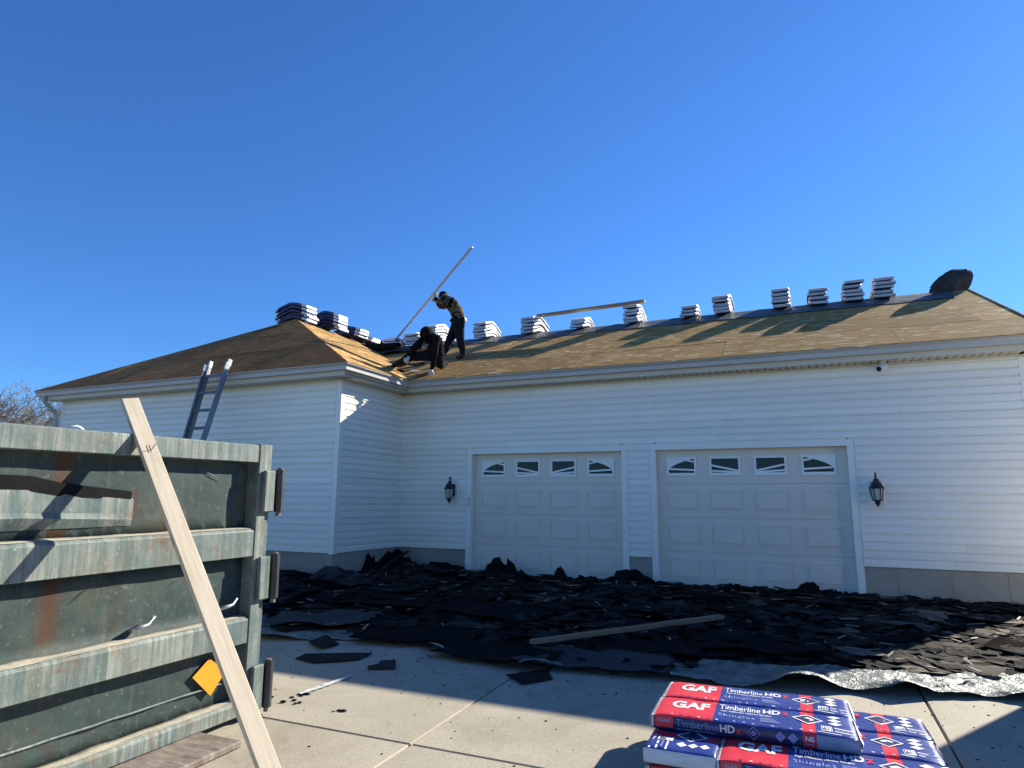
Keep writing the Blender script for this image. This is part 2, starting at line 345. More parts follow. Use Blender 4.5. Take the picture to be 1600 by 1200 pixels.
# ================================================================ HOUSE
house = empty('house', label='single storey white vinyl sided house with stripped roof and two garage doors', cat='house')
XI, DY, XL, XR = -1.565, -1.888, -8.99, 8.43
ZB, ZS, ZG, GO = .427, 3.331, 3.533, .40
W1, GAP, H = 2.80, .574, 2.134
D1, D2 = (0., W1), (W1 + GAP, 2 * W1 + GAP)
CW = .10
CO = .1143
def wall_part(name, cuts, M, u0, u1, z0, z1):
    """backing panel plus one child for every clapboard; cuts = openings (u0,u1,z0,z1) in wall coordinates, M: u along, v outward(+), w up"""
    p = empty(name); p.parent = house
    segs = sorted(cuts); bm = NB(); u = u0
    for c in segs:
        if c[0] > u: box(bm, u, c[0] - .02, -.12, 0, z0, z1, M=M)
        box(bm, c[0], c[1], -.12, 0, c[3] + .02, z1, M=M); u = c[1] + .02
    box(bm, u, u1, -.12, 0, z0, z1, M=M)
    obj('wall_backing', bm, M_['trim'], p)
    z = z0; row = 0
    while z < z1 - .02:
        top = min(z + CO, z1); iv = [(u0, u1)]
        for c in segs:
            if z < c[3] + CW - .01:
                iv = [s for a, b in iv for s in ((a, min(b, c[0] - CW)), (max(a, c[1] + CW), b)) if s[1] - s[0] > .03]
        k = 0
        for a, b in iv:
            cut = [a]; s = a + 1.1 + (row * 1.37) % 2.6
            while s < b - .8: cut.append(s); s += 3.66
            cut.append(b)
            for c0, c1 in zip(cut, cut[1:]):
                bm = NB(); g_ = .0012; j = random.uniform(-.0012, .0012)
                pr = [(0, z + .010), (.006, z + .008), (.0235 + j, z), (.0245 + j, z + .008), (.0225 + j, z + (top - z) * .70), (.0060, z + (top - z) * .88), (.0015, top + .006), (0, top + .006)]
                prism(bm, [M @ Vector((c0 + g_, v, w)) for v, w in pr], M.to_3x3() @ Vector((c1 - c0 - 2 * g_, 0, 0)))
                obj('siding_board', bm, M_['siding'], p)
        z += CO; row += 1
    return p
def frame(o, ux, vy): # matrix from origin, u axis, outward axis
    return Matrix(((ux[0], vy[0], 0, o[0]), (ux[1], vy[1], 0, o[1]), (0, 0, 1, o[2]), (0, 0, 0, 1)))
MG = frame((0, 0, 0), (1, 0), (0, -1)); MW = frame((0, DY, 0), (1, 0), (0, -1)); MR = frame((XI, 0, 0), (0, -1), (1, 0))
wall_part('garage_wall', [(D1[0], D1[1], -.3, H), (D2[0], D2[1], -.3, H)], MG, XI + .02, XR - .085, ZB, ZS)
wall_part('wing_wall', [], MW, XL + .085, XI - .085, ZB, ZS)
wall_part('return_wall', [], MR, .02, -DY - .085, ZB, ZS)
# far walls (not in view) close the volume
bm = NB(); box(bm, XR - .14, XR - .02, .01, 7.4, -.3, ZS); box(bm, XL, XR, 7.4, 7.52, -.3, ZS); box(bm, XL, XL + .12, DY + .01, 12, -.3, ZS); box(bm, XL, -1.6, 12, 12.12, -.3, ZS); box(bm, -1.72, -1.6, 7.6, 12, -.3, ZS)
prism(bm, [(XR - .02, -.2, ZS), (XR - .02, 7.7, ZS), (XR - .02, 7.8, 3.5), (XR - .02, 3.75, 5.30), (XR - .02, -.3, 3.5)], (-.1, 0, 0))
obj('far_wall', bm, M_['siding'], house)
# corner posts, casing, foundation
def part(name, bm, m, **k): return obj(name, bm, m, house, **k)
def corner_post(x, y, sx, sy, z0=ZB - .02, z1=ZS):
    bm = NB(); box(bm, min(x, x - sx * .09), max(x, x - sx * .09), min(y, y + .0), max(y, y + .0) + 1e-4, z0, z1); bm.free()
    bm = NB(); t = .022
    pts = [(x + sx * t, y - sy * t), (x + sx * t, y + sy * .085), (x - sx * .006, y + sy * .085), (x - sx * .006, y + sy * .006), (x - sx * .085, y + sy * .006), (x - sx * .085, y - sy * t)]
    prism(bm, [(a, b, z0) for a, b in pts], (0, 0, z1 - z0)); bevel(bm, .004); part('corner_post', bm, M_['trim'])
corner_post(XI, DY, 1, 1); corner_post(XR, 0, 1, 1); corner_post(XL, DY, -1, 1)
bm = NB(); box(bm, XI, XI + .019, -.019, 0, ZB, ZS); part('inside_corner_post', bm, M_['trim'])
def found(name, a, b, c, d):
    bm = NB(); box(bm, a, b, c, d, -.45, ZB - .006); part(name, bm, M_['found'])
found('foundation', XI - .1, D1[0] - CW - .002, .006, .2); found('foundation', D1[1] + CW + .002, D2[0] - CW - .002, .006, .2); found('foundation', D2[1] + CW + .002, XR, .006, .2)
found('foundation', XL + .006, XI - .006, DY + .006, DY + .2); found('foundation', XI - .2, XI - .0062, DY + .21, .0)
# poured-wall seams and form-tie spots: relief
for x in (6.68, 7.32, 7.95):
    bm = NB(); box(bm, x, x + .006, .001, .0055, -.3, ZB - .03); part('foundation_seam', bm, M_['found'])
for (d0, d1) in (D1, D2):
    bm = NB(); t = .028
    box(bm, d0 - CW, d0, -t, .11, -.005, H); part('door_casing', bevel(bm, .004), M_['trim'])
    bm = NB(); box(bm, d1, d1 + CW, -t, .11, -.005, H); part('door_casing', bevel(bm, .004), M_['trim'])
    bm = NB(); box(bm, d0 - CW, d1 + CW, -t, .11, H + .001, H + CW); part('door_casing', bevel(bm, .004), M_['trim'])
    bm = NB(); box(bm, d1 + CW + .001, d1 + CW + .012, -.036, 0, ZB, H + CW); part('casing_channel', bm, M_['trim']); bm = NB(); box(bm, d0 - CW - .012, d0 - CW - .001, -.036, 0, ZB, H + CW); part('casing_channel', bm, M_['trim'])
    bm = NB(); box(bm, d0, d1, -.06, .5, -.16, -.004); part('door_sill', bm, M_['found'])
# garage doors
def garage_door(d0, d1, lab):
    p = empty('garage_door', (d0, .113, 0), label=lab); p.parent = house
    w = d1 - d0; hs = .531
    for k in range(4):
        bm = NB(); z0 = k * hs + .001; z1 = (k + 1) * hs - .001 + (.06 if k == 3 else 0)
        box(bm, -.05, w + .05, 0, .045, z0, z1); bevel(bm, .003)
        z1 = (k + 1) * hs - .001
        for c in (.139, .380, .620, .861):
            cx = c * w; hw = .235; zc = (z0 + z1) / 2
            if k < 3:
                a, b_, z2, z3 = cx - hw, cx + hw, zc - .145, zc + .145
                for (p0, p1, q0, q1) in ((a - .02, b_ + .02, z2 - .02, z2), (a - .02, b_ + .02, z3, z3 + .02), (a - .02, a, z2, z3), (b_, b_ + .02, z2, z3)):
                    hexa(bm, [(p0, -.0105, q0), (p1, -.0105, q0), (p1, .002, q0), (p0, .002, q0), (p0, -.0105, q1), (p1, -.0105, q1), (p1, .002, q1), (p0, .002, q1)])
                v = [(a, .0, z2), (b_, .0, z2), (b_, .0, z3), (a, .0, z3)]; u = [(a + .03, -.012, z2 + .03), (b_ - .03, -.012, z2 + .03), (b_ - .03, -.012, z3 - .03), (a + .03, -.012, z3 - .03)]
                vv = [bm.verts.new(q) for q in v]; uu = [bm.verts.new(q) for q in u]; bm.faces.new(uu)
                for i in range(4): bm.faces.new((vv[i], vv[(i + 1) % 4], uu[(i + 1) % 4], uu[i]))
        obj('door_section', bm, M_['door'], p)
    zc = 3 * hs + hs / 2 + .012; hw, hh = .235, .15; cx0 = w / 2; zb = zc - hh + .045; ea, eb = .5 * w - .16, .30
    for c in (.139, .380, .620, .861):
        cx = c * w; bm = NB(); f = .032
        box(bm, cx - hw, cx + hw, -.022, -.001, zc - hh, zc - hh + f); box(bm, cx - hw, cx + hw, -.022, -.001, zc + hh - f, zc + hh)
        box(bm, cx - hw, cx - hw + f, -.022, -.001, zc - hh + f, zc + hh - f); box(bm, cx + hw - f, cx + hw, -.022, -.001, zc - hh + f, zc + hh - f)
        x0, x1, z0, z1 = cx - hw + f, cx + hw - f, zc - hh + f, zc + hh - f
        rect = [(x0, z0), (x1, z0), (x1, z1), (x0, z1)]
        def put(poly, y):
            q = clip(poly, rect)
            if len(q) > 2: prism(bm, [(a, y, b) for a, b in q], (0, .008, 0))
        # plate outside the fan arch
        n = 14
        for i in range(n):
            a, b_ = x0 + (x1 - x0) * i / n, x0 + (x1 - x0) * (i + 1) / n
            ell = lambda x: zb + eb * math.sqrt(max(0, 1 - ((x - cx0) / ea) ** 2))
            za, zb_ = ell(a), ell(b_)
            if za < z1 or zb_ < z1: put([(a, max(za, z0)), (b_, max(zb_, z0)), (b_, z1 + .1), (a, z1 + .1)], -.016)
        put([(x0, z0), (x1, z0), (x1, zb), (x0, zb)], -.0165)
        for th in (13, 42, 138, 167):
            e = (cx0 + ea * math.cos(R(th)), zb + eb * math.sin(R(th))); dx, dz = e[0] - cx0, e[1] - zb; l = math.hypot(dx, dz); nx, nz = -dz / l * .014, dx / l * .014
            if dx > 0: put([(cx0 - nx, zb - nz), (e[0] - nx, e[1] - nz), (e[0] + nx, e[1] + nz), (cx0 + nx, zb + nz)][::1], -.017)
            else: put([(cx0 - nx, zb - nz), (cx0 + nx, zb + nz), (e[0] + nx, e[1] + nz), (e[0] - nx, e[1] - nz)][::-1], -.017)
        obj('window_frame', bm, M_['doorframe'], p)
        bm = NB(); box(bm, x0, x1, -.006, -.001, z0, z1); obj('window_pane', bm, M_['glass'], p)
    bm = NB(); box(bm, .01, w - .01, -.004, .04, .0, .02); obj('bottom_seal', bm, M_['rubber'], p)
    bm = NB(); box(bm, -.04, w + .04, .046, .06, 0, H); obj('door_backing', bm, M_['door'], p)
    return p
garage_door(*D1, 'garage door on the left with fan patterned window row'); garage_door(*D2, 'garage door on the right with fan patterned window row')
# small keypad on the left jamb
bm = NB(); box(bm, -.062, -.02, -.045, -.0285, 1.20, 1.36); part('door_keypad', bevel(bm, .006), M_['galv'])

# ---------------- eaves: soffit, fascia, gutter
EX, EY = XI + GO, DY - GO            # outer gutter corner of the wing
eave = [(XL - GO, EY + .0), (EX, EY), (EX, -GO), (XR + .25, -GO)]
def sweep(bm, prof, path, ends=True):
    """profile (o outward, z) swept along the gutter line with mitred corners; o = 0 at the gutter's outer line"""
    rings = []
    for i, p in enumerate(path):
        P = Vector((*p, 0)); d0 = (Vector((*path[i], 0)) - Vector((*path[max(i - 1, 0)], 0))); d1 = (Vector((*path[min(i + 1, len(path) - 1)], 0)) - P)
        d0 = d0.normalized() if d0.length > 0 else d1.normalized(); d1 = d1.normalized() if d1.length > 0 else d0
        n0 = Vector((d0.y, -d0.x, 0)); n1 = Vector((d1.y, -d1.x, 0)); m = (n0 + n1); m = m / (1 + n0.dot(n1))
        rings.append([bm.verts.new(P + m * o + Vector((0, 0, z))) for o, z in prof])
    n = len(prof)
    for a, b in zip(rings, rings[1:]):
        for k in range(n): bm.faces.new((a[k], a[(k + 1) % n], b[(k + 1) % n], b[k]))
    bm.faces.new(rings[0][::-1]); bm.faces.new(rings[-1])
zt = ZG
GP = [(-.118, zt + .004), (-.118, zt - .118), (-.112, zt - .122), (-.044, zt - .122), (-.040, zt - .118), (-.036, zt - .062), (-.022, zt - .044), (-.006, zt - .034), (0, zt - .026), (0, zt - .006), (-.012, zt - .003), (-.012, zt - .012), (-.006, zt - .014), (-.006, zt - .028), (-.024, zt - .038), (-.042, zt - .058), (-.046, zt - .112), (-.110, zt - .114), (-.112, zt + .004)]
for nm, i0, i1 in (('gutter', 0, 3),):
    bm = NB(); sweep(bm, GP, eave); part('gutter', bm, M_['gutter'])
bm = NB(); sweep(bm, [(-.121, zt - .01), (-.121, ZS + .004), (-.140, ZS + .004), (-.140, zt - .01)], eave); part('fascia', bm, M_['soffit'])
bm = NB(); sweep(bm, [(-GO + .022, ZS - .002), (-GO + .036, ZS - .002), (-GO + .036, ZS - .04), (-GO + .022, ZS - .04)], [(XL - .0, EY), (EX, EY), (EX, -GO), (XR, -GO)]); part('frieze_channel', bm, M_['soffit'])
so = empty('soffit'); so.parent = house
def soffit_run(p0, p1, n):
    """vented panels along the run from p0 to p1; n = inward normal"""
    p0, p1, n = Vector((*p0, 0)), Vector((*p1, 0)), Vector((*n, 0)); L = (p1 - p0).length; d = (p1 - p0).normalized(); k = max(1, round(L / .31)); w = L / k
    for i in range(k):
        bm = NB()
        for j in range(3):      # three beads to a panel with a groove between
            a = i * w + j * w / 3; b_ = a + w / 3
            pr = [(a + .001, ZS), (a + .012, ZS + .011), (a + .016, ZS), (b_ - .001, ZS)]
            P = [p0 + d * u + Vector((0, 0, z)) for u, z in [(a + .030, ZS), (b_, ZS), (b_, ZS + .016), (a + .004, ZS + .016), (a + .022, ZS + .012)]]
            prism(bm, P, n * (GO - .145))
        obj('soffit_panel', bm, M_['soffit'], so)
soffit_run((XL - .26, EY + .142), (EX - .14, EY + .142), (0, 1)); soffit_run((EX - .142, DY - .26 + .12), (EX - .142, -GO + .14), (-1, 0)); soffit_run((EX - .14 + .01, -GO + .142), (XR + .2, -GO + .142), (0, 1))
bm = NB(); box(bm, XL - GO + .12, EX - .121, EY + .13, -.1, ZS + .02, ZS + .035); box(bm, EX - .12, XR + .2, -GO + .13, .2, ZS + .02, ZS + .035); part('soffit_deck', bm, M_['cream'])
# downspout at the left corner
bm = NB(); X = XL - .16
tube(bm, [(X, EY + .07, zt - .12), (X, EY + .08, zt - .22), (X + .05, DY - .08, zt - .46), (X + .06, DY - .06, zt - .56), (X + .06, DY - .06, .1)], .045, 8); part('downspout', bm, M_['gutter'])

# ---------------- roofs
T1 = .4427; YR = 3.75; ZR = ZG + T1 * (YR + GO)
XA, YA, ZA = -5.22, .88, 5.51
TW = (ZA - ZG) / (EX - XA)
MEET = (EX - (ZR - ZG) / TW, YR, ZR)     # where the garage ridge runs into the wing roof
bm = NB()
def face(*P): bm.faces.new([bm.verts.new(p) for p in P])
dz = .035
q = lambda *p: (p[0], p[1], p[2] - dz)
WL = (XL - GO, EY, ZG)
face(q(EX, -GO, ZG), q(XR + .25, -GO, ZG), q(XR + .25, YR, ZR), q(*MEET))
face(q(XR + .25, YR, ZR), q(XR + .25, 2 * YR + GO, ZG), q(EX, 2 * YR + GO, ZG), q(*MEET))
face(q(*WL), q(EX, EY, ZG), q(XA, YA, ZA))
face(q(EX, EY, ZG), q(EX, -GO, ZG), q(*MEET), q(XA, YR, ZA), q(XA, YA, ZA))
face(q(*MEET), q(EX, 2 * YR + GO, ZG), q(EX, 12.4, ZG), q(XA, 12.4, ZA), q(XA, YR, ZA))
face(q(*WL), q(XA, YA, ZA), q(XA, 12.4, ZA), q(XL - GO, 12.4, ZG))
part('roof_deck', bm, M_['osb'])
def sheets(name, O, U, V, poly, u_off, lab=None, lift=0., gap=.004, m='osb'):
    """OSB sheets 2.44 x 1.22 laid in courses over the polygon (u,v) of a roof plane"""
    p = empty(name); p.parent = house
    if lab: p['label'] = lab
    O, U, V = Vector(O), Vector(U).normalized(), Vector(V).normalized(); Nn = U.cross(V)
    us = [a for a, _ in poly]; vs = [b for _, b in poly]; v = min(vs); r = 0
    while v < max(vs):
        u = min(us) - 2.44 + u_off + (1.22 if r % 2 else 0) - 1.22
        while u < max(us):
            j = random.uniform(-.002, .002)
            c = clip([(u + gap / 2, v + gap / 2), (u + 2.44 - gap / 2, v + gap / 2 + j), (u + 2.44 - gap / 2, v + 1.22 - gap / 2), (u + gap / 2, v + 1.22 - gap / 2)], poly)
            if len(c) > 2 and max(a for a, _ in c) - min(a for a, _ in c) > .05:
                cu, cv = u + 1.22, v + .61; bm = NB(); prism(bm, [(a - cu, b - cv, 0) for a, b in c], (0, 0, .0125))
                o = obj('osb_sheet', bm, M_[m], p); Q = O + U * cu + V * cv + Nn * (random.uniform(-.002, .004) + lift - .012)
                t = random.uniform(-.0016, .0016)
                o.matrix_local = Matrix(((U.x, V.x, Nn.x, Q.x), (U.y, V.y, Nn.y, Q.y), (U.z, V.z, Nn.z, Q.z), (0, 0, 0, 1))) @ Matrix.Rotation(t, 4, 'X')
            u += 2.44
        v += 1.22; r += 1
    return p
k1 = math.sqrt(1 + T1 * T1)
sheets('garage_roof', (0, -GO, ZG), (1, 0, 0), (0, 1, T1), [(EX, -.012), (XR + .25, -.012), (XR + .25, (YR + GO) * k1), (MEET[0], (YR + GO) * k1)], .9)
kw = math.sqrt(1 + TW * TW); vm = (EX - MEET[0]) * kw; vt = (EX - XA) * kw
sheets('wing_roof_east', (EX, 0, ZG), (0, 1, 0), (-1, 0, TW), [(EY, -.012), (-GO, -.012), (YR, vm), (YR, vt), (YA, vt)], 1.7)
sheets('wing_roof_east', (EX, 0, ZG), (0, 1, 0), (-1, 0, TW), [(YR, vm), (12.4, vm), (12.4, vt), (YR, vt)], .6)
TF = (ZA - ZG) / (YA - EY); kf = math.sqrt(1 + TF * TF)
wf = sheets('wing_roof_front', (0, EY, ZG), (1, 0, 0), (0, 1, TF), [(XL - GO, -.012), (EX, -.012), (XA, (YA - EY) * kf)], .3, m='oldboard')
# loose top sheet on the lit slope, a little out of line (its lower edge shows as a dark seam)
# rake trim on the gable end
bm = NB()
hexa(bm, [(XR + .255, -GO - .01, ZG - .15), (XR + .28, -GO - .01, ZG - .15), (XR + .28, YR, ZR - .15), (XR + .255, YR, ZR - .15), (XR + .255, -GO - .01, ZG + .015), (XR + .28, -GO - .01, ZG + .015), (XR + .28, YR, ZR + .015), (XR + .255, YR, ZR + .015)])
part('rake_board', bm, M_['gutter'])
# underlayment rolled over the ridge
def felt_strip(x0, x1, d0, seed, lift):
    bm = NB(); nx = max(2, int((x1 - x0) / .16)); ny = 9; rng = random.Random(seed); G = []
    for i in range(nx + 1):
        x = x0 + (x1 - x0) * i / nx; row = []
        dd = d0 + .10 * noise.noise((x * .9, seed, 0)) + .04 * noise.noise((x * 4, seed, 3))
        for j in range(-2, ny + 1):
            s = dd * j / ny if j >= 0 else .5 * j / 2
            y = YR - abs(s) if j >= 0 else YR + abs(s)
            z = ZR - T1 * abs(s) + lift + .012 + .022 * max(0, noise.noise((x * 3.1, s * 5, seed))) + .01 * noise.noise((x * 9, s * 9, seed))
            row.append(bm.verts.new((x, y, z)))
        G.append(row)
    for i in range(nx):
        for j in range(len(G[0]) - 1): bm.faces.new((G[i][j], G[i + 1][j], G[i + 1][j + 1], G[i][j + 1]))
    return obj('felt_strip', bm, M_['felt'], house, smooth=True)
felt_strip(MEET[0] + .3, 2.6, .78, 1., 0); felt_strip(2.2, 8.35, .86, 5., .006)
# ================================================================ things fixed to the house
def lantern(x, z0, lab):
    t = empty('wall_lantern', (x, 0, z0), label=lab, cat='wall lamp', group='lanterns beside the garage doors')
    bm = NB(); box(bm, -.11, .11, -.045, -.002, .02, .42); bevel(bm, .012, 2); obj('mounting_block', bm, M_['trim'], t)
    bm = NB(); box(bm, -.055, .055, -.062, -.046, .14, .36); bevel(bm, .008); obj('wall_plate', bm, M_['black'], t)
    y = -.17; bm = NB()
    tube(bm, [(0, -.062, .30), (0, -.10, .36), (0, -.115, .44), (0, -.14, .485), (0, -.17, .475), (0, -.18, .44), (0, y, .405)], .011, 8); tube(bm, [(0, -.062, .2), (0, -.09, .19), (0, -.1, .24), (0, -.065, .3)], .008, 6)
    obj('scroll_arm', bm, M_['black'], t, smooth=True)
    bm = NB(); tube(bm, [(0, y, .42), (0, y, .40), (0, y, .395), (0, y, .36), (0, y, .355), (0, y, .335), (0, y, .30), (0, y, .27), (0, y, .262)], [.008, .02, .034, .04, .060, .064, .080, .105, .100], 6); obj('cap', bm, M_['black'], t)
    def rr(z): return .058 + (.085 - .058) * (z - .10) / .16
    bm = NB(); P = []
    for z in (.10, .262): P.append([(rr(z) * math.cos(R(60 * k)), y + rr(z) * math.sin(R(60 * k)), z) for k in range(6)])
    for k in range(6): tube(bm, [P[0][k], P[1][k]], .0075, 5)
    tube(bm, [(0, y, .108), (0, y, .095), (0, y, .085), (0, y, .06), (0, y, .05), (0, y, .03), (0, y, .0)], [.066, .068, .04, .03, .036, .014, .006], 8); obj('cage', bm, M_['black'], t)
    for k in range(6):
        bm = NB(); a, b_ = k, (k + 1) % 6; s = .93
        f = lambda p: (p[0] * s, y + (p[1] - y) * s, p[2])
        bm.faces.new([bm.verts.new(f(p)) for p in (P[0][a], P[0][b_], P[1][b_], P[1][a])]); obj('glass_pane', bm, M_['frost'], t)
    bm = NB(); tube(bm, [(0, y, .11), (0, y, .16)], .014, 8); obj('bulb', bm, M_['white'], t)
lantern(-.375, 1.235, 'black wall lantern left of the left garage door'); lantern(6.50, 1.25, 'black wall lantern right of the right garage door')
t = empty('security_camera', (6.72, -.12, 3.33), label='small white camera hanging under the soffit at right', cat='security camera')
bm = NB(); tube(bm, [(0, 0, 0), (0, 0, -.012)], .04, 12); tube(bm, [(0, 0, -.012), (0, -.02, -.06)], .014, 8); obj('bracket', bm, M_['white'], t)
bm = NB(); a = Vector((.035, .03, -.055)); b_ = Vector((-.06, -.09, -.115)); tube(bm, [a, b_], .047, 14); obj('housing', bm, M_['white'], t)
bm = NB(); d = (b_ - a).normalized(); tube(bm, [b_, b_ + d * .004], .036, 14); obj('lens', bm, M_['black'], t)

# ================================================================ bundles of shingles on the roofs
def bundle_mesh(name, navy, bend, seed):
    """one paper bundle about 1 m long draped over a ridge: film with a dark strip of bare shingle edge below"""
    rng = random.Random(seed); n = 12; w, h = .338, .076; bend = (.34, .38, .36, .40)[seed % 4]
    def ring(u, z0, z1, inset):
        zz = -bend * (math.sqrt(u * u + .02) - .141); hw = w / 2 - inset; e = .012
        return [(u, -hw, zz + z0), (u, hw, zz + z0), (u, hw + .004, zz + (z0 + z1) / 2), (u, hw - e, zz + z1), (u, -hw + e, zz + z1), (u, -hw - .004, zz + (z0 + z1) / 2)]
    out = []
    for z0, z1, ins, kind in ((.0, .020, .008, 'core'), (.020, h, 0, 'wrap')):
        bm = NB(); rs = []
        for i in range(n + 1):
            u = (i / n - .5) * (1.0 if kind == 'wrap' else .985)
            rs.append([bm.verts.new(Vector(p) + Vector((0, rng.uniform(-.004, .004), rng.uniform(-.004, .004) if kind == 'wrap' else 0))) for p in ring(u, z0, z1, ins)])
        for i, (a, b_) in enumerate(zip(rs, rs[1:])):
            for k in range(6):
                f = bm.faces.new((a[k], a[(k + 1) % 6], b_[(k + 1) % 6], b_[k]))
                f.material_index = 0 if (kind == 'core' or navy == 0) else (1 if (i >= n - 2 or i < 1) else 0)
        bm.faces.new(rs[0][::-1]).material_index = 1 if kind == 'wrap' else 0; bm.faces.new(rs[-1]).material_index = 1 if kind == 'wrap' else 0
        me = bpy.data.meshes.new(name + '_' + kind); bmesh.ops.recalc_face_normals(bm, faces=bm.faces); bm.to_mesh(me); bm.free()
        for m in ([M_['core']] if kind == 'core' else ([M_['wrapnavy'], M_['wrapwhite']] if navy else [M_['wrapwhite'], M_['wrapgrey']])): me.materials.append(m)
        out.append(me)
    return out
BM_ = {(nv, b): [bundle_mesh('shingle_bundle', nv, bd, 10 * nv + b + s) for s in range(4)] for nv in (0, 1) for b, bd in ((0, None),)}
ORD = ['topmost', 'second from top', 'third from top', 'fourth from top', 'fifth from top', 'sixth from top']
def stack(x, y, z, n, rz, where, navy, group, jit=.016, rot=.05):
    for k in range(n):
        pos = 'only' if n == 1 else ('bottom' if k == 0 else ORD[n - 1 - k])
        t = empty('shingle_bundle', (x + random.uniform(-jit, jit), y + random.uniform(-jit, jit), z + k * .081), (0, 0, rz + random.uniform(-rot, rot)),
                  label=f"{pos} {'navy' if navy else 'white'} shingle bundle in {where}", cat='shingle bundle', group=group)
        c, w = random.choice(BM_[(navy, 0)]); obj('wrapper', w, None, t); obj('shingle_core', c, None, t)
G1 = 'shingle bundles stacked along the garage ridge'
mains = [(655, 4, 'the stack just behind the crouching worker'), (686, 6, 'the tall stack behind the standing worker'), (762, 5, 'the stack just right of the standing worker'), (836, 5, 'the stack under the left plank end'),
         (912, 3, 'the short stack under the plank middle'), (993, 5, 'the stack under the right plank end'), (1081, 3, 'the short stack next right of the plank'), (1131, 5, 'the tall stack second right of the plank'),
         (1222, 5, 'the fourth stack left of the curled felt'), (1277, 4, 'the third stack left of the curled felt'), (1332, 5, 'the second stack left of the curled felt'), (1379, 5, 'the stack next to the curled felt')]
SX = {}
for px, n, where in mains:
    P = at(px, 500, (0, 1, 0), YR + .12); lo = at(px, 500, (0, 1, 0), YR + .12)
    # intersect the vertical sight plane with the ridge line
    d = FW + RT * ((px - 800) / FPX); e = FW + RT * ((px - 800) / FPX) - UP * .1; nn = d.cross(e); x = CAM.x + (-(nn.y * (YR + .12 - CAM.y) + nn.z * (ZR - CAM.z))) / nn.x
    SX[px] = x; stack(x, YR + .14, ZR + .055, n, math.pi / 2, where, 0, G1)
G2 = 'shingle bundles stacked along the wing ridge'
for y, n, rot, where in ((1.08, 5, .05, 'the big stack at the wing roof peak'), (1.95, 5, .07, 'the second stack back on the wing ridge'), (2.85, 3, .1, 'the third stack back on the wing ridge'), (3.40, 2, .12, 'the fourth stack back on the wing ridge'), (4.00, 2, .12, 'the rear stack on the wing ridge')):
    stack(XA + (-.20 if y < 1.5 else .03), y, ZA + .05, n, 0, where, 1, G2, .035, rot)
stack(-4.25, YR - .15, ZR + .06, 2, math.pi / 2 + .3, 'the low pile at the left ridge end', 1, G2)
# plank across two stacks
a = Vector((SX[836] + .12, YR + .0, ZR + .055 + 5 * .081 - .05)); b_ = Vector((SX[993] + .25, YR + .05, ZR + .055 + 5 * .081 + .03))
t = empty('plank', a, label='long grey plank resting across two bundle stacks on the ridge', cat='plank')
d = b_ - a; bm = NB(); box(bm, 0, d.length, -.09, .09, 0, .045); bevel(bm, .004)
o = obj('plank_board', bm, M_['grey_wood'], t); o.rotation_euler = d.to_track_quat('X', 'Z').to_euler()
# curled stiff felt at the right end of the ridge
def curl(name, loc, rz, pts, wid, m, lab, cat, th=.006, wob=.02, seed=1):
    """a stiff sheet with the side profile pts (along, up), wid wide"""
    bm = NB(); nw = 9; G = []
    for i, (u, z) in enumerate(pts):
        G.append([bm.verts.new((u + wob * noise.noise((i * .7, j * .6, seed)), (j / nw - .5) * wid * (1 + .06 * noise.noise((i * .5, seed, 2))), z + wob * noise.noise((i * .8, j * .5, seed + 7)))) for j in range(nw + 1)])
    for i in range(len(pts) - 1):
        for j in range(nw): bm.faces.new((G[i][j], G[i + 1][j], G[i + 1][j + 1], G[i][j + 1]))
    bmesh.ops.solidify(bm, geom=list(bm.faces), thickness=th)
    o = obj(name, bm, m, smooth=True); o.location = loc; o.rotation_euler = (0, 0, rz); return tag(o, lab, cat)
bm = NB(); n = 16; G = []
for i in range(n + 1):
    f_ = i / n; x = -.36 + .74 * f_; hi_ = .03 + .37 * min(1, max(0, (f_ - .04) / .55)) ** .6 - .05 * max(0, f_ - .9) * 10 * .5; lo_ = -.10 + .02 * f_ + (.06 if f_ > .97 else 0)
    row = []
    for j in range(6):
        v_ = j / 5; row.append(bm.verts.new((x + .05 * v_ * v_ + .012 * noise.noise((i * .6, j, 3)), -.16 * math.sin(3.1 * v_) * f_ - .22 * (f_ - .5) ** 2 + .02 * noise.noise((i * .5, j * .6, 9)), lo_ + (hi_ - lo_) * v_ + .012 * noise.noise((i * .9, j, 6)))))
    for j in range(1, 4): row.append(bm.verts.new((x + .05, .10 * j * f_ + .02, hi_ - .06 * j * j * f_)))
    G.append(row)
for i in range(n):
    for j in range(8): bm.faces.new((G[i][j], G[i + 1][j], G[i + 1][j + 1], G[i][j + 1]))
bmesh.ops.solidify(bm, geom=list(bm.faces), thickness=.014)
o = tag(obj('curled_felt', bm, M_['felt'], smooth=True), 'stiff dark roofing felt curled up at the right end of the ridge', 'roofing felt'); o.location = (8.33, YR - .05, ZR + .03); o.rotation_euler = (0, 0, .35)
curl('felt_flap', (XA - .65, YA - .30, ZA - .30), R(196), [(-.5, .02), (-.2, .03), (.1, .02), (.45, .0), (.75, -.04)], .8, M_['felt'], 'blue grey felt flap folded over the wing hip beside the bundles', 'roofing felt', .008, .03, 4).rotation_euler = (R(-18), R(14), R(200))
curl('felt_roll', (-4.35, 2.85, 5.03), .1, [(.55 * math.cos(a_) * .22, .12 + .12 * math.sin(a_)) for a_ in [k * .5 for k in range(13)]], 1.3, M_['feltdk'], 'black felt roll lying in the roof valley left of the crouching worker', 'roofing felt', .006, .015, 9).rotation_euler = (0, R(-8), R(100))
curl('felt_sheet', (-3.15, 2.9, 4.94 + .07), .1, [(-1.0, .02), (-.6, .05), (-.2, .04), (.2, .07), (.6, .03), (1.0, .04)], .55, M_['felt'], 'loose dark felt strip along the ridge behind the pole', 'roofing felt', .006, .05, 12).rotation_euler = (R(23), 0, R(4))
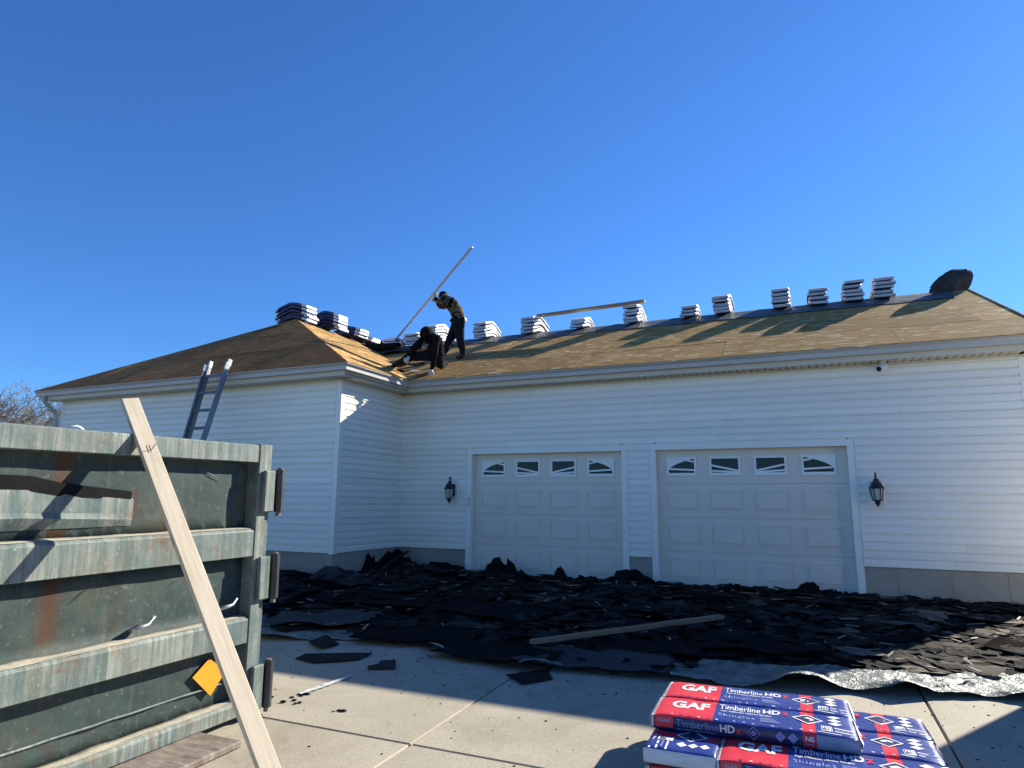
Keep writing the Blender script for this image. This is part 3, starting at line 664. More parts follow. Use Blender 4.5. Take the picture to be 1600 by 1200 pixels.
# torn scraps on the deck around the crouching worker
for i, (px, py, rz, s, m, lab) in enumerate(((645, 572, .4, .5, 'shingle', 'brown torn shingle flap in the roof valley'), (622, 583, 1.1, .45, 'shingle', 'brown felt scrap by the boot at the valley foot'), (655, 583, .2, .34, 'glove', 'pale metal flashing scrap under the crouching worker'), (664, 588, -.2, .5, 'grey_wood', 'narrow wood strip at the gutter under the crouching worker'))):
    P = at(px, py, (0, -T1, 1), ZG + T1 * GO)
    bm = NB(); n = 5; G = [[bm.verts.new((s * (i_ / n - .5), .5 * s * (j_ / 3 - .5) * (1 if m != 'grey_wood' else .3), .03 + .05 * abs(i_ / n - .5) + .02 * noise.noise((i_ * .9, j_, i)))) for j_ in range(4)] for i_ in range(n + 1)]
    for i_ in range(n):
        for j_ in range(3): bm.faces.new((G[i_][j_], G[i_ + 1][j_], G[i_ + 1][j_ + 1], G[i_][j_ + 1]))
    bmesh.ops.solidify(bm, geom=list(bm.faces), thickness=.01)
    o = tag(obj('roof_scrap', bm, M_[m]), lab, 'scrap'); o.location = P + Vector((0, 0, .01)); o.rotation_euler = (math.atan(T1), 0, rz)

# ================================================================ ladder
TOP = [at(323, 568, (0, 1, 0), EY - .11), at(357, 566, (0, 1, 0), EY - .11)]
yb = EY - .95
L0 = Vector((TOP[0].x - .02, yb, gz(0, yb))); L1 = Vector((L0.x + .30, yb, gz(0, yb)))
LT = [TOP[0], Vector((TOP[1].x, EY - .11, TOP[0].z))]
t = empty('ladder', (0, 0, 0), label='grey extension ladder leaning on the wing gutter behind the dumpster', cat='ladder')
def pl(i, f): return (L0, L1)[i].lerp(LT[i], f)
for i in (0, 1):
    for k, off in ((0, Vector((0, 0, 0))), (1, Vector((.035 * (1 if i == 0 else -1) + (.07 if i == 0 else .06) * .0, .055, .0)))):
        a, b_ = pl(i, 0 if k == 0 else .35) + off, pl(i, .985 if k == 0 else 1.005) + off
        d = b_ - a; bm = NB(); box(bm, -.014, .014, -.034, .034, 0, d.length - .10); o = obj('rail', bm, M_['alu'], t); o.location = a; q_ = d.to_track_quat('Z', 'Y'); o.rotation_euler = q_.to_euler()
        bm = NB(); box(bm, -.018, .018, -.038, .038, d.length - .10, d.length + .03); bevel(bm, .008); obj('rail_cap', bm, M_['ladcap'], o)
Ln = (LT[0] - L0).length; k = 1
while k * .33 < Ln - .1:
    f = k * .33 / Ln; bm = NB(); tube(bm, [pl(0, f) + Vector((.0, .02, 0)), pl(1, f) + Vector((0, .02, 0))], .027, 8); obj('rung', bm, M_['alu'], t); k += 1
# ================================================================ dumpster (its gate faces the sun)
DX, DYE = 2.0, -7.065
dz0 = gz(0, DYE)
dum = empty('dumpster', (DX, DYE, dz0), (math.atan(.013), 0, 0), label='weathered green roll off dumpster with chalky rails and hinged gate', cat='dumpster')
def dp(name, bm, m, **k): return obj(name, bm, m, dum, **k)
YW = -2.45; RD = .09
def rail(z0, z1, slope=.02, name='gate_rail', bulge=0., dirt=True):
    bm = NB(); xs_ = [(-RD, z0), (0, z0), (0, z1 - slope), (-.02, z1), (-RD, z1 + .004)]
    prism(bm, [(x, -.125, z) for x, z in xs_], (0, YW + .125 + .10, 0)); o = dp(name, bevel(bm, .004), M_['drail'])
    if dirt:
        bm = NB(); n = 46; rng = random.Random(int(z0 * 100)); G = []
        for i in range(n + 1):
            y = -.13 + (YW + .24) * i / n
            w = .040 + .03 * noise.noise((y * 3, z0, 0)); h = .004 + .006 * noise.noise((y * 5, z0, 4))
            G.append([bm.verts.new(p) for p in ((-RD + .002, y, z1 + .002), (-RD + .002, y, z1 + max(.006, h * 1.8)), (-RD + max(.03, w), y, z1 + max(.004, h)), (-.012 + .006 * noise.noise((y * 9, z0, 8)), y, z1 - .002))])
        for a, b_ in zip(G, G[1:]):
            for k in range(3): bm.faces.new((a[k], a[k + 1], b_[k + 1], b_[k]))
        obj('dried_dirt', bm, M_['dirt'], o, smooth=True)
    return o
ZL = {'t': (1.735, 1.862), '2': (1.082, 1.276), '3': (.506, .681), '4': (.040, .140)}
rail(*ZL['t'], slope=.006, dirt=False); rail(*ZL['2']); rail(*ZL['3']); rail(*ZL['4'])
for a, b_ in ((1.276, 1.735), (.681, 1.082), (.14, .506)):
    bm = NB(); nx, nz_ = 26, 5; G = [[bm.verts.new((-RD + .012 * noise.noise((i * .35, j * .5, a)) - .004, -.124 + (YW + .25) * i / nx, a - .01 + (b_ - a + .02) * j / nz_)) for j in range(nz_ + 1)] for i in range(nx + 1)]
    for i in range(nx):
        for j in range(nz_): bm.faces.new((G[i][j], G[i + 1][j], G[i + 1][j + 1], G[i][j + 1]))
    bmesh.ops.solidify(bm, geom=list(bm.faces), thickness=.02)
    dp('gate_panel', bm, M_['dpanel'], smooth=True)
for y0, y1 in ((-.122, .0), (YW - .0, YW + .122)):
    bm = NB(); box(bm, -.16, .004, y0, y1, .03, 1.866); dp('gate_post', bevel(bm, .006), M_['drail'])
# body behind the gate
bm = NB(); box(bm, -6.2, -.17, -.06, -.01, .08, 1.80); dp('side_wall', bm, M_['dpanel'])
bm = NB(); box(bm, -6.2, -.17, YW + .01, YW + .06, .08, 1.80); dp('side_wall', bm, M_['dpanel'])
bm = NB(); box(bm, -6.25, -6.2, YW + .01, -.01, .08, 1.86); dp('front_wall', bm, M_['dpanel'])
bm = NB(); box(bm, -6.2, -.17, YW + .06, -.06, .08, .14); dp('floor_plate', bm, M_['rusty'])
for y0, y1 in ((-.09, .02), (YW - .02, YW + .09)):
    bm = NB(); box(bm, -6.2, -.165, y0, y1, 1.801, 1.86); dp('top_rail', bevel(bm, .008), M_['drail'])
for k in range(6):
    bm = NB(); box(bm, -1.0 - k, -.9 - k, -.009, .08, .1, 1.80); dp('side_rib', bm, M_['drail'])
bm = NB(); box(bm, -6.0, -.2, YW + .5, YW + .6, -.02, .079); box(bm, -6.0, -.2, -.6, -.5, -.02, .079); dp('skid', bm, M_['rusty'])
# hinges: plate on the post and a barrel standing out beyond it
for z0, z1 in ((1.385, 1.68), (.78, 1.075), (.05, .345)):
    bm = NB(); box(bm, .005, .04, -.088, .012, z0, z1); h = dp('hinge', bevel(bm, .008), M_['drail'])
    bm = NB(); tube(bm, [(.03, .062, z0 + .0), (.03, .062, z1 + .01)], .033, 12); box(bm, -.01, .012, .013, .05, z0 + .02, z1 - .02); obj('hinge_barrel', bm, M_['darksteel'], h)
    bm = NB(); tube(bm, [(.03, .062, z1 + .011), (.03, .062, z1 + .022)], .02, 10); tube(bm, [(.03, .062, z0 - .03), (.03, .062, z0 - .001)], .018, 10); obj('hinge_pin', bm, M_['rusty'], h)
# bent tie hooks on the middle panel
for y, z in ((-.90, .74), (-.27, .76)):
    bm = NB(); tube(bm, [(-RD - .002, y - .05, z - .015), (-RD + .045, y - .055, z), (-RD + .06, y - .01, z + .008), (-RD + .055, y + .03, z + .012), (-RD + .05, y + .055, z + .035), (-RD + .045, y + .075, z + .05)], [.012, .012, .013, .010, .010, .011], 8); dp('tie_hook', bm, M_['galv'], smooth=True)
bm = NB(); tube(bm, [(-RD + .007 + .006 * noise.noise((k * .7, 1, 2)), -.13 + (YW + .26) * k / 20, .262 + .004 * noise.noise((k * .9, 3, 2))) for k in range(21)], .007, 6); dp('weld_seam', bm, M_['drail'], smooth=True)
for (y0, z0, y1, z1) in ((-1.62, .44, -1.74, .27), (-1.60, .43, -1.72, .26), (-.72, .95, -.60, .99), (-1.2, 1.02, -1.32, .93), (-.5, 1.66, -.38, 1.60)):
    bm = NB(); d_ = Vector((0, y1 - y0, z1 - z0)); tube(bm, [(-RD + .0085, y0, z0), (-RD + .010, (y0 + y1) / 2, (z0 + z1) / 2 + .004), (-RD + .0085, y1, z1)], [.001, .003, .001], 5); dp('scratch', bm, M_['darksteel'])
# orange diamond sticker
yc, zc, s = -.375, .362, .118
c0 = Vector((-RD + .018, yc, zc))
bm = NB(); prism(bm, [c0 + Vector((0, -s * 1.0, 0)), c0 + Vector((0, .035, -s - .03)), c0 + Vector((0, s + .035, -.02)), c0 + Vector((0, .005, s - .03))], (.002, 0, 0)); st = dp('orange_sticker', bm, M_['orange'])
# black strip drawn for the shade band across the upper panel; ledge plate below
def strap(name, P0, P1, d, h, m='drail'):
    P0, P1 = Vector(P0), Vector(P1); bm = NB()
    hexa(bm, [(-RD - .0, P0.y, P0.z), (-RD + d, P0.y, P0.z), (-RD + d, P1.y, P1.z), (-RD, P1.y, P1.z), (-RD, P0.y, P0.z + h), (-RD + d * .8, P0.y, P0.z + h), (-RD + d * .8, P1.y, P1.z + h), (-RD, P1.y, P1.z + h)])
    return dp(name, bevel(bm, .004), M_[m])
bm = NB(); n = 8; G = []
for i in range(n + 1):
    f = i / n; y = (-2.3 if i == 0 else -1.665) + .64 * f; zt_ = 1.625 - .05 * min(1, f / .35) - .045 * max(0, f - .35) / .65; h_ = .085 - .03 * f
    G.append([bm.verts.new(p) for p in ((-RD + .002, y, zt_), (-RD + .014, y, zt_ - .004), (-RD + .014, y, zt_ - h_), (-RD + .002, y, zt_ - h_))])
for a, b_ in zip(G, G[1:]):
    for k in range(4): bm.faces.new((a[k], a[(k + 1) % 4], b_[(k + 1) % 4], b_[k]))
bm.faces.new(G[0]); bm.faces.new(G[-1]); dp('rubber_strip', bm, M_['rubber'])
bm = NB(); n = 10; G = []
for i in range(n + 1):
    f = i / n; y = (-2.3 if i == 0 else -1.68) + .67 * f
    G.append([bm.verts.new(p) for p in ((-RD + .004, y, 1.55 - .06 * f), (-RD + .014 + .004 * noise.noise((y * 5, 1, 1)), y, 1.54 - .06 * f), (-RD + .016, y, 1.42 - .02 * f), (-RD + .045 - .03 * f, y, 1.395 - .03 * f), (-RD + .004, y, 1.33))])
for a, b_ in zip(G, G[1:]):
    for k in range(4): bm.faces.new((a[k], a[k + 1], b_[k + 1], b_[k]))
dp('patch_plate', bm, M_['drail'], smooth=False)
# ---------------- white hose end on the rim
t = empty('hose', (1.93, -8.47, 1.645), label='white hose loop showing over the dumpster rim', cat='hose')
bm = NB(); tube(bm, [(-.1, -.09, -.1), (-.05, -.05, .015), (-.03, -.02, .038), (-.02, .0, .043), (-.02, .02, .036), (-.02, .045, .02), (-.06, .09, -.1)], .008, 8); obj('hose_tube', bm, M_['white'], t, smooth=True)
# ---------------- 2x4 leaning on the gate
A = at(228, 693, (1, 0, 0), DX + .056); B = at(470, 1335, (0, -SL, 1), 0); d = (A - B).normalized()
Tt = at(204, 629, d.cross(Vector((0, 1, 0))).normalized(), d.cross(Vector((0, 1, 0))).normalized().dot(A))
Lb = (Tt - B).dot(d) + .02
t = empty('leaning_stud', B, label='fresh pine stud leaning against the dumpster gate', cat='lumber')
wv = d.cross((CAM - A).normalized()).normalized(); wv = (wv - d * wv.dot(d)).normalized(); nv = wv.cross(d)
wv2 = (wv * math.cos(.40) - nv * math.sin(.40)).normalized(); nv2 = wv2.cross(d).normalized()
bm = NB(); box(bm, -.0465, .0465, -.019, .019, 0, Lb); bevel(bm, .003, 2)
obj('stud_body', bm, M_['pine'], t, mw=Matrix(((wv2.x, nv2.x, d.x, 0), (wv2.y, nv2.y, d.y, 0), (wv2.z, nv2.z, d.z, 0), (0, 0, 0, 1))))
bm = NB()   # pencil cut mark across the face
f0 = Lb - .40; sgn = 1 if nv2.dot(CAM - A) > 0 else -1
for (u0, z0, u1, z1) in ((-.046, f0 - .02, .012, f0 - .005), (.012, f0 - .005, .046, f0 + .035), (-.012, f0 - .03, -.010, f0 + .03), (.004, f0 - .025, .006, f0 + .028)):
    a, b_ = Vector((u0, 0, z0)), Vector((u1, 0, z1)); e = (b_ - a).normalized().cross(Vector((0, 1, 0))) * .0016; y = sgn * .0197
    bm.faces.new([bm.verts.new(p + Vector((0, y, 0))) for p in (a - e, b_ - e, b_ + e, a + e)])
obj('pencil_mark', bm, M_['rubber'], t, mw=Matrix(((wv2.x, nv2.x, d.x, 0), (wv2.y, nv2.y, d.y, 0), (wv2.z, nv2.z, d.z, 0), (0, 0, 0, 1))))
# boards lying under the gate
for (x0, x1, y0, y1, h, m, nm, lab) in ((1.72, 1.90, -9.4, -7.02, .035, 'grey_wood', 'skid_board', 'long pale board on the concrete under the dumpster gate'), (1.98, 2.34, -8.3, -7.52, .045, 'rusty', 'skid_block', 'short dirty block on the concrete before the dumpster gate')):
    bm = NB(); n = 8; box(bm, x0, x1, y0 - (y0 + y1) / 2, y1 - (y0 + y1) / 2, .004, h); bevel(bm, .008)
    o = tag(obj(nm, bm, M_[m]), lab, 'board'); o.location = (0, (y0 + y1) / 2, gz(0, (y0 + y1) / 2)); o.rotation_euler = (math.atan(SL), 0, 0)

# ================================================================ printed bundles on the pallet in front
BL, BW, BH = 1.03, .352, .079
def printed(loc, rz, lab, jz=0.):
    t = empty('shingle_bundle', loc, (0, 0, rz + random.uniform(-.012, .012)), label=lab, cat='shingle bundle', group='printed shingle bundles on the driveway')
    bm = NB(); cuts = [0, .012, .315, .745, .808, 1.0]; mt = [2, 0, 1, 0, 1]; rng = random.Random(hash(lab) % 999)
    side = [2, 3, 3, 0, 4]
    xs_ = []
    for a, b_ in zip(cuts, cuts[1:]):
        k = max(1, int((b_ - a) * 36)); xs_ += [a + (b_ - a) * i / k for i in range(k)]
    xs_.append(1.0)
    NT = 12; prof = [(0, .004), (0, BH * .45), (.0, BH - .008)] + [(.008 + (BW - .016) * q_ / NT, BH) for q_ in range(NT + 1)] + [(BW, BH - .008), (BW, .004)]; NP = len(prof); sd = hash(lab) % 97
    def disp(x, y):
        e = min(x, BL - x)
        return .0035 * noise.noise((x * 5, y * 9, sd)) + .0028 * noise.noise((x * 17 + y * 8, y * 22, sd)) + .0016 * noise.noise((x * 45, y * 30, sd)) - .010 * max(0, 1 - e / .05) - .004 * max(0, 1 - min(y, BW - y) / .02)
    def lift(bm_):
        for v in bm_.verts: v.co.z = v.co.z - .0052 + disp(v.co.x, v.co.y) + .0022
        return bm_
    rs = []
    for x in xs_:
        e = min(x, 1 - x); sag = -.006 * max(0, 1 - e / .03)
        rs.append([bm.verts.new((x * BL, y + .004 * noise.noise((x * 9, z * 40, sd)) * (1 if .004 < y < BW - .004 or z > .01 else 1), z + (disp(x * BL, y) if z > BH - .001 else 0) + (sag if z > .05 else 0) * .3)) for y, z in prof])
    for x, a, b_ in zip(xs_, rs, rs[1:]):
        i = max(j for j in range(5) if cuts[j] <= x + 1e-6)
        for k in range(NP):
            f = bm.faces.new((a[k], a[(k + 1) % NP], b_[(k + 1) % NP], b_[k]))
            f.material_index = mt[i] if 2 <= k <= NP - 3 else (side[i] if k != NP - 1 else 3); f.smooth = True
    for r_ in (rs[0], rs[-1]): bm.faces.new(r_).material_index = 2
    obj('wrapper', bm, [M_['pred'], M_['pblue'], M_['paper'], M_['pnavy'], M_['pgrey']], t, smooth=True)
    # torn paper lips at both ends
    for e in (0, 1):
        bm = NB(); n = 12; G = []
        for i in range(n + 1):
            y = BW * i / n; o_ = (.012 + .018 * abs(noise.noise((y * 14, e, hash(lab) % 50)))) * (1 if e else -1)
            G.append([bm.verts.new((e * BL + (-.001 if not e else .001), y, BH - .006)), bm.verts.new((e * BL + o_, y, BH * .62 + .012 * noise.noise((y * 20, e, 3)))), bm.verts.new((e * BL + o_ * .5, y, .012))])
        for a, b_ in zip(G, G[1:]):
            for k in range(2): bm.faces.new((a[k], a[k + 1], b_[k + 1], b_[k]))
        obj('torn_end', bm, M_['paper'], t, smooth=True)
    PR = [M_['pwhite'], M_['plight'], M_['pred'], M_['pnavy']]
    MT = Matrix.Translation((0, 0, BH + .0052)); bm = NB()
    def X(f): return f * BL
    put_text(bm, 'GAF', X(.085), X(.285), BW * .44, BW * .80, MT, 0, .035, 1.0)
    obj('brand_lettering', lift(bm), PR, t); bm = NB()
    put_text(bm, 'Timberline', X(.335), X(.545), BW * .62, BW * .86, MT, 0, .004)
    put_text(bm, 'HD', X(.558), X(.645), BW * .63, BW * .84, MT, 0, .03)
    put_text(bm, 'z', X(.652), X(.685), BW * .63, BW * .80, MT, 2, .03)
    put_text(bm, 'High Definition Lifetime Shingles', X(.345), X(.60), BW * .49, BW * .57, MT, 0, .01)
    put_text(bm, 'Shingles', X(.335), X(.52), BW * .22, BW * .40, MT, 1, .01, 1.15)
    for k in range(4): flat(bm, [(X(.545), BW * (.22 + .05 * k)), (X(.645 - .012 * k), BW * (.22 + .05 * k)), (X(.645 - .012 * k), BW * (.245 + .05 * k)), (X(.545), BW * (.245 + .05 * k))], MT, 1)
    obj('product_lettering', lift(bm), PR, t); bm = NB()
    def diamond(cx, cy, w, h, mi, ring=None):
        if ring is None: flat(bm, [(cx - w, cy), (cx, cy - h), (cx + w, cy), (cx, cy + h)], MT, mi); return
        o_ = [(cx - w, cy), (cx, cy - h), (cx + w, cy), (cx, cy + h)]; i_ = [(cx + (a - cx) * ring, cy + (b - cy) * ring) for a, b in o_]
        for k in range(4): flat(bm, [o_[k], o_[(k + 1) % 4], i_[(k + 1) % 4], i_[k]], MT, mi)
    dx, dy = X(.776), BW * .60
    diamond(dx, dy, .078, .082, 0, .86)
    M2 = Matrix.Translation((0, 0, BH + .0046)); sv = MT; MT = M2; diamond(dx, dy, .0765, .0805, 3); MT = sv
    flat(bm, [(dx - .028, dy - .022), (dx + .028, dy - .022), (dx + .028, dy + .006), (dx - .028, dy + .006)], MT, 0); flat(bm, [(dx - .036, dy + .006), (dx + .036, dy + .006), (dx, dy + .034)], MT, 0)
    M3 = Matrix.Translation((0, 0, BH + .0058)); sv = MT; MT = M3; flat(bm, [(dx - .008, dy - .02), (dx + .008, dy - .02), (dx + .008, dy + .004), (dx - .008, dy + .004)], MT, 3); MT = sv
    obj('house_logo', lift(bm), PR, t); bm = NB()
    for k in range(3): diamond(X(.905), BW * (.50 + .165 * k), .034, .027, 0)
    obj('diamond_marks', lift(bm), PR, t)['kind'] = 'stuff'; bm = NB()
    flat(bm, [(X(.835), BW * .14), (X(.885), BW * .14), (X(.885), BW * .36), (X(.835), BW * .36)], MT, 0)
    M3 = Matrix.Translation((0, 0, BH + .0058))
    for k in range(7): flat(bm, [(X(.839 + .0065 * k), BW * .16), (X(.8425 + .0065 * k), BW * .16), (X(.8425 + .0065 * k), BW * (.26 if k % 2 else .34)), (X(.839 + .0065 * k), BW * (.26 if k % 2 else .34))], M3, 3)
    for k, (a, b_) in enumerate(((.895, .985), (.895, .97), (.895, .985))): flat(bm, [(X(a), BW * (.15 + .07 * k)), (X(b_), BW * (.15 + .07 * k)), (X(b_), BW * (.178 + .07 * k)), (X(a), BW * (.178 + .07 * k))], MT, 0 if k != 1 else 1)
    obj('barcode_label', lift(bm), PR, t); bm = NB()
    flat(bm, [(X(.815), BW * .075), (X(.99), BW * .055), (X(.99), BW * .085), (X(.815), BW * .10)], MT, 0)
    # torn tape line along the front edge of the top
    for k in range(16):
        u = .10 + .045 * k; w = .012 + .01 * random.random(); flat(bm, [(X(u), BW * .055), (X(u + w), BW * .05), (X(u + w * .6), BW * (.075 + .02 * random.random()))], MT, 0 if random.random() < .6 else 3)
    obj('torn_tape', lift(bm), PR, t)['kind'] = 'stuff'
    MF = Matrix(((1, 0, 0, 0), (0, 0, -1, -.0066), (0, 1, 0, 0), (0, 0, 0, 1))); bm = NB()
    flat(bm, [(X(.02), .016), (X(.115), .016), (X(.115), .072), (X(.02), .072)], MF, 2)
    MF2 = MF @ Matrix.Translation((0, 0, .0008))
    put_text(bm, 'GAF', X(.038), X(.098), .042, .060, MF2, 1, .03)
    put_text(bm, 'Timberline', X(.13), X(.345), .028, .066, MF2, 1, -.004)
    put_text(bm, 'HD', X(.352), X(.425), .028, .066, MF2, 0, .025); put_text(bm, 'z', X(.43), X(.455), .028, .052, MF2, 2, .02)
    put_text(bm, 'High Definition Lifetime Shingles', X(.13), X(.33), .012, .021, MF2, 1, .006)
    obj('side_lettering', bm, PR, t); bm = NB()
    def fd(cx, cz, w, mi, ring):
        o_ = [(cx - w, cz), (cx, cz - w), (cx + w, cz), (cx, cz + w)]; i_ = [(cx + (a - cx) * ring, cz + (b - cz) * ring) for a, b in o_]
        for k in range(4): flat(bm, [o_[k], o_[(k + 1) % 4], i_[(k + 1) % 4], i_[k]], MF, mi)
    fd(X(.515), .042, .033, 1, .90); fd(X(.515), .042, .014, 1, .4); fd(X(.64), .042, .026, 1, .1); fd(X(.70), .042, .026, 1, .1)
    obj('side_marks', bm, PR, t)['kind'] = 'stuff'; bm = NB()
    put_text(bm, 'NE', X(.757), X(.797), .036, .060, MF2, 0, .02); flat(bm, [(X(.757), .022), (X(.795), .022), (X(.795), .026), (X(.757), .026)], MF2, 1)
    obj('region_code', bm, PR, t); bm = NB()
    put_text(bm, '12', X(.822), X(.85), .028, .058, MF2, 1, .0)
    for k in range(3): flat(bm, [(X(.875), .024 + .013 * k), (X(.955 - .02 * k), .024 + .013 * k), (X(.955 - .02 * k), .028 + .013 * k), (X(.875), .028 + .013 * k)], MF2, 1)
    obj('size_code', bm, PR, t)['kind'] = 'stuff'
    return t
ZT = .155 - BH
zl2 = ZT - BH - .003
printed((4.71, -6.925, ZT), .03, 'printed shingle bundle on top of the pile, nearer the camera')
printed((4.70, -6.555, ZT), .045, 'printed shingle bundle on top of the pile, nearer the garage')
printed((4.715, -6.17, zl2), -math.pi / 2, 'printed shingle bundle in the middle layer turned crosswise with torn white end')
printed((5.085, -7.205, zl2), .02, 'printed shingle bundle in the middle layer beside the crosswise one')
printed((5.08, -6.835, zl2 + .001), .02, 'printed shingle bundle in the middle layer, second from the camera side')
printed((5.08, -6.455, zl2), .02, 'printed shingle bundle in the middle layer, nearest the garage')
zl3 = zl2 - BH - .003
printed((4.74, -7.20, zl3), -.01, 'printed shingle bundle in the bottom layer along the front')
printed((4.74, -6.83, zl3), 0, 'printed shingle bundle in the bottom layer behind the front one')
printed((4.74, -6.45, zl3), 0, 'printed shingle bundle in the bottom layer at the back')
printed((6.13, -7.19, zl3), math.pi / 2, 'printed shingle bundle in the bottom layer turned crosswise at right')
zp = zl3 - .003; gp = gz(0, -6.65)
t = empty('pallet', (5.42, -6.66, gp), (math.atan(SL), 0, 0), label='low wooden pallet under the printed shingle bundles', cat='pallet')
hp = zp - gp - .016
for k in range(7):
    bm = NB(); box(bm, -.75, .75, -.54 + k * .168, -.54 + k * .168 + .1, hp - .018, hp); obj('deck_board', bm, M_['grey_wood'], t)
for x in (-.7, 0, .66):
    bm = NB(); box(bm, x, x + .05, -.54, .568, .004, hp - .0185); obj('stringer', bm, M_['grey_wood'], t)
# ================================================================ tarp and torn shingles in front of the garage
TE = [(-3.6, -2.6), (-2.4, -3.6), (-1.2, -4.4), (-.3, -5.0), (.38, -5.33), (1.1, -5.05), (1.75, -4.85), (2.43, -5.14), (3.1, -5.30), (3.7, -5.17), (4.23, -5.13), (4.7, -5.10), (5.1, -5.06), (5.5, -4.98), (5.88, -4.88), (6.35, -4.76), (6.9, -4.6), (7.6, -4.35), (8.3, -4.0)]
def edge_y(x):
    for (a, ya), (b, yb_) in zip(TE, TE[1:]):
        if a <= x <= b: return ya + (yb_ - ya) * (x - a) / (b - a)
    return TE[0][1] if x < TE[0][0] else TE[-1][1]
def back_y(x): return DY - .03 if x < XI + .06 else -.03
def gauss(d, s): return math.exp(-(d / s) ** 2)
def heap_h(x, y):
    e = edge_y(x); bk = back_y(x); f = (y - e) / (bk - e); f = max(0., min(1., f))
    r = min(1., f / .16) ** .8
    h = (.030 + .035 * noise.noise((x * .7, y * .7, 1)) + .022 * noise.noise((x * 1.9, y * 1.9, 5)) + .01 * f) * r
    h += .15 * gauss(x + 1.0, .75) * gauss(y + .75, .7) + .20 * gauss(x + 2.1, .8) * gauss(y + 2.35, .45) + .10 * gauss(x - .6, .8) * gauss(y + .6, .5)
    h += .06 * gauss(x - 3.2, .9) * gauss(y + .7, .5) * r + .03 * gauss(x - 5.6, .7) * gauss(y + .5, .4)
    fall = min(1., max(0., (8.6 - x) / 2.)) ** .5
    h *= .78
    return max(.006, h * fall * (.55 if x > 6.4 else 1) + .004)
def surf(x, y): return gz(x, y) + heap_h(x, y)
# tarp: front margin shows, curled and creased
bm = NB(); nx, nv_ = 300, 40; G = []
LIFT = [(-1.2, .12, .25), (.38, .05, .3), (2.2, .06, .2), (3.35, .07, .25), (4.45, .05, .2), (5.45, .13, .25), (6.13, .10, .17), (6.5, .03, .15), (7.0, .05, .2)]
for i in range(nx + 1):
    x = -3.4 + 11.7 * i / nx; e = edge_y(x) + .05 * noise.noise((x * 2.2, 0, 8)) + .02 * noise.noise((x * 7, 0, 2)); row = []
    for j in range(nv_ + 1):
        v = 1.6 * (j / nv_) ** 1.4; y = e + v
        cr = .012 + .026 * noise.noise((x * 3.2 + y * 2, y * 6, 3)) + .016 * noise.noise((x * 9 + y * 7, y * 13, 9)) + .010 * abs(noise.noise((x * 21, y * 24, 4)))
        lift = sum(h * gauss(x - c, w) for c, h, w in LIFT) * gauss(v - .03, .17)
        z = gz(x, y) + .006 + max(0, cr) * (1.1 if x > 4.6 else .6) + lift - .05 * min(1, max(0, v - .6)) + (heap_h(x, y) * .5 if v > .3 else 0) * min(1, (v - .3) * 1.5)
        if v > .75: z = min(z, surf(x, y) - .02)
        row.append(bm.verts.new((x, y - lift * .25, max(z, gz(x, y) + .005))))
    G.append(row)
for i in range(nx):
    for j in range(nv_): bm.faces.new((G[i][j], G[i + 1][j], G[i + 1][j + 1], G[i][j + 1]))
bm.normal_update()
me = bpy.data.meshes.new('tarp'); bm.to_mesh(me); bm.free(); me.materials.append(M_['tarp'])
for p in me.polygons: p.use_smooth = True
tp = bpy.data.objects.new('tarp', me); C.objects.link(tp)
tag(tp, 'crinkled green and silver tarp spread along the front of the debris', 'tarp')
# the mass underneath
bm = NB(); nx, ny = 200, 90; G = []
for i in range(nx + 1):
    x = -3.5 + 12.0 * i / nx; e = edge_y(x) + (.42 if x < 4.4 else .42 + .3 * min(1, (x - 4.4))) + .12 * noise.noise((x * 1.3, 4, 4)); bk = back_y(x)
    G.append([bm.verts.new((x, e + (bk - e) * j / ny, surf(x, e + (bk - e) * j / ny) + (.02 * noise.noise((x * 6, j * .5, 2)) if j > 1 else -.015))) for j in range(ny + 1)])
for i in range(nx):
    for j in range(ny): bm.faces.new((G[i][j], G[i + 1][j], G[i + 1][j + 1], G[i][j + 1]))
tag(obj('shingle_rubble', bm, M_['heap']), 'mass of torn black shingles heaped before the garage doors', 'debris', kind='stuff')
# torn pieces
rng = random.Random(21)
def piece_mesh(k, L, Wd, curl_, m='shingle'):
    bm = NB(); n, mm = 5, 3; r = random.Random(k); G = []
    n0 = [r.uniform(-.06, .06) for _ in range(8)]
    for i in range(n + 1):
        row = []
        for j in range(mm + 1):
            u = (i / n - .5) * L + (n0[j % 4] * L * .6 if i in (0, n) else 0); v = (j / mm - .5) * Wd + (n0[4 + (i % 4)] * Wd if j in (0, mm) else 0)
            if i == n and r.random() < .3: u -= L * .12
            z = curl_ * (2 * u / L) ** 2 * .5 + .012 * noise.noise((u * 5, v * 6, k)) + curl_ * .4 * (v / Wd) * (1 if k % 2 else -1)
            row.append(bm.verts.new((u, v, z)))
        G.append(row)
    for i in range(n):
        for j in range(mm): bm.faces.new((G[i][j], G[i + 1][j], G[i + 1][j + 1], G[i][j + 1]))
    bmesh.ops.solidify(bm, geom=list(bm.faces), thickness=.006)
    me = bpy.data.meshes.new('torn_shingle'); bmesh.ops.recalc_face_normals(bm, faces=bm.faces); bm.to_mesh(me); bm.free(); me.materials.append(M_[m]); return me
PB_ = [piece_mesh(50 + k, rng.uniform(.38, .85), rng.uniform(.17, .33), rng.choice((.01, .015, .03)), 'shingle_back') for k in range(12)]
PM = [piece_mesh(k, rng.uniform(.38, .85), rng.uniform(.17, .33), rng.choice((.01, .015, .03, .015, .06))) for k in range(24)]
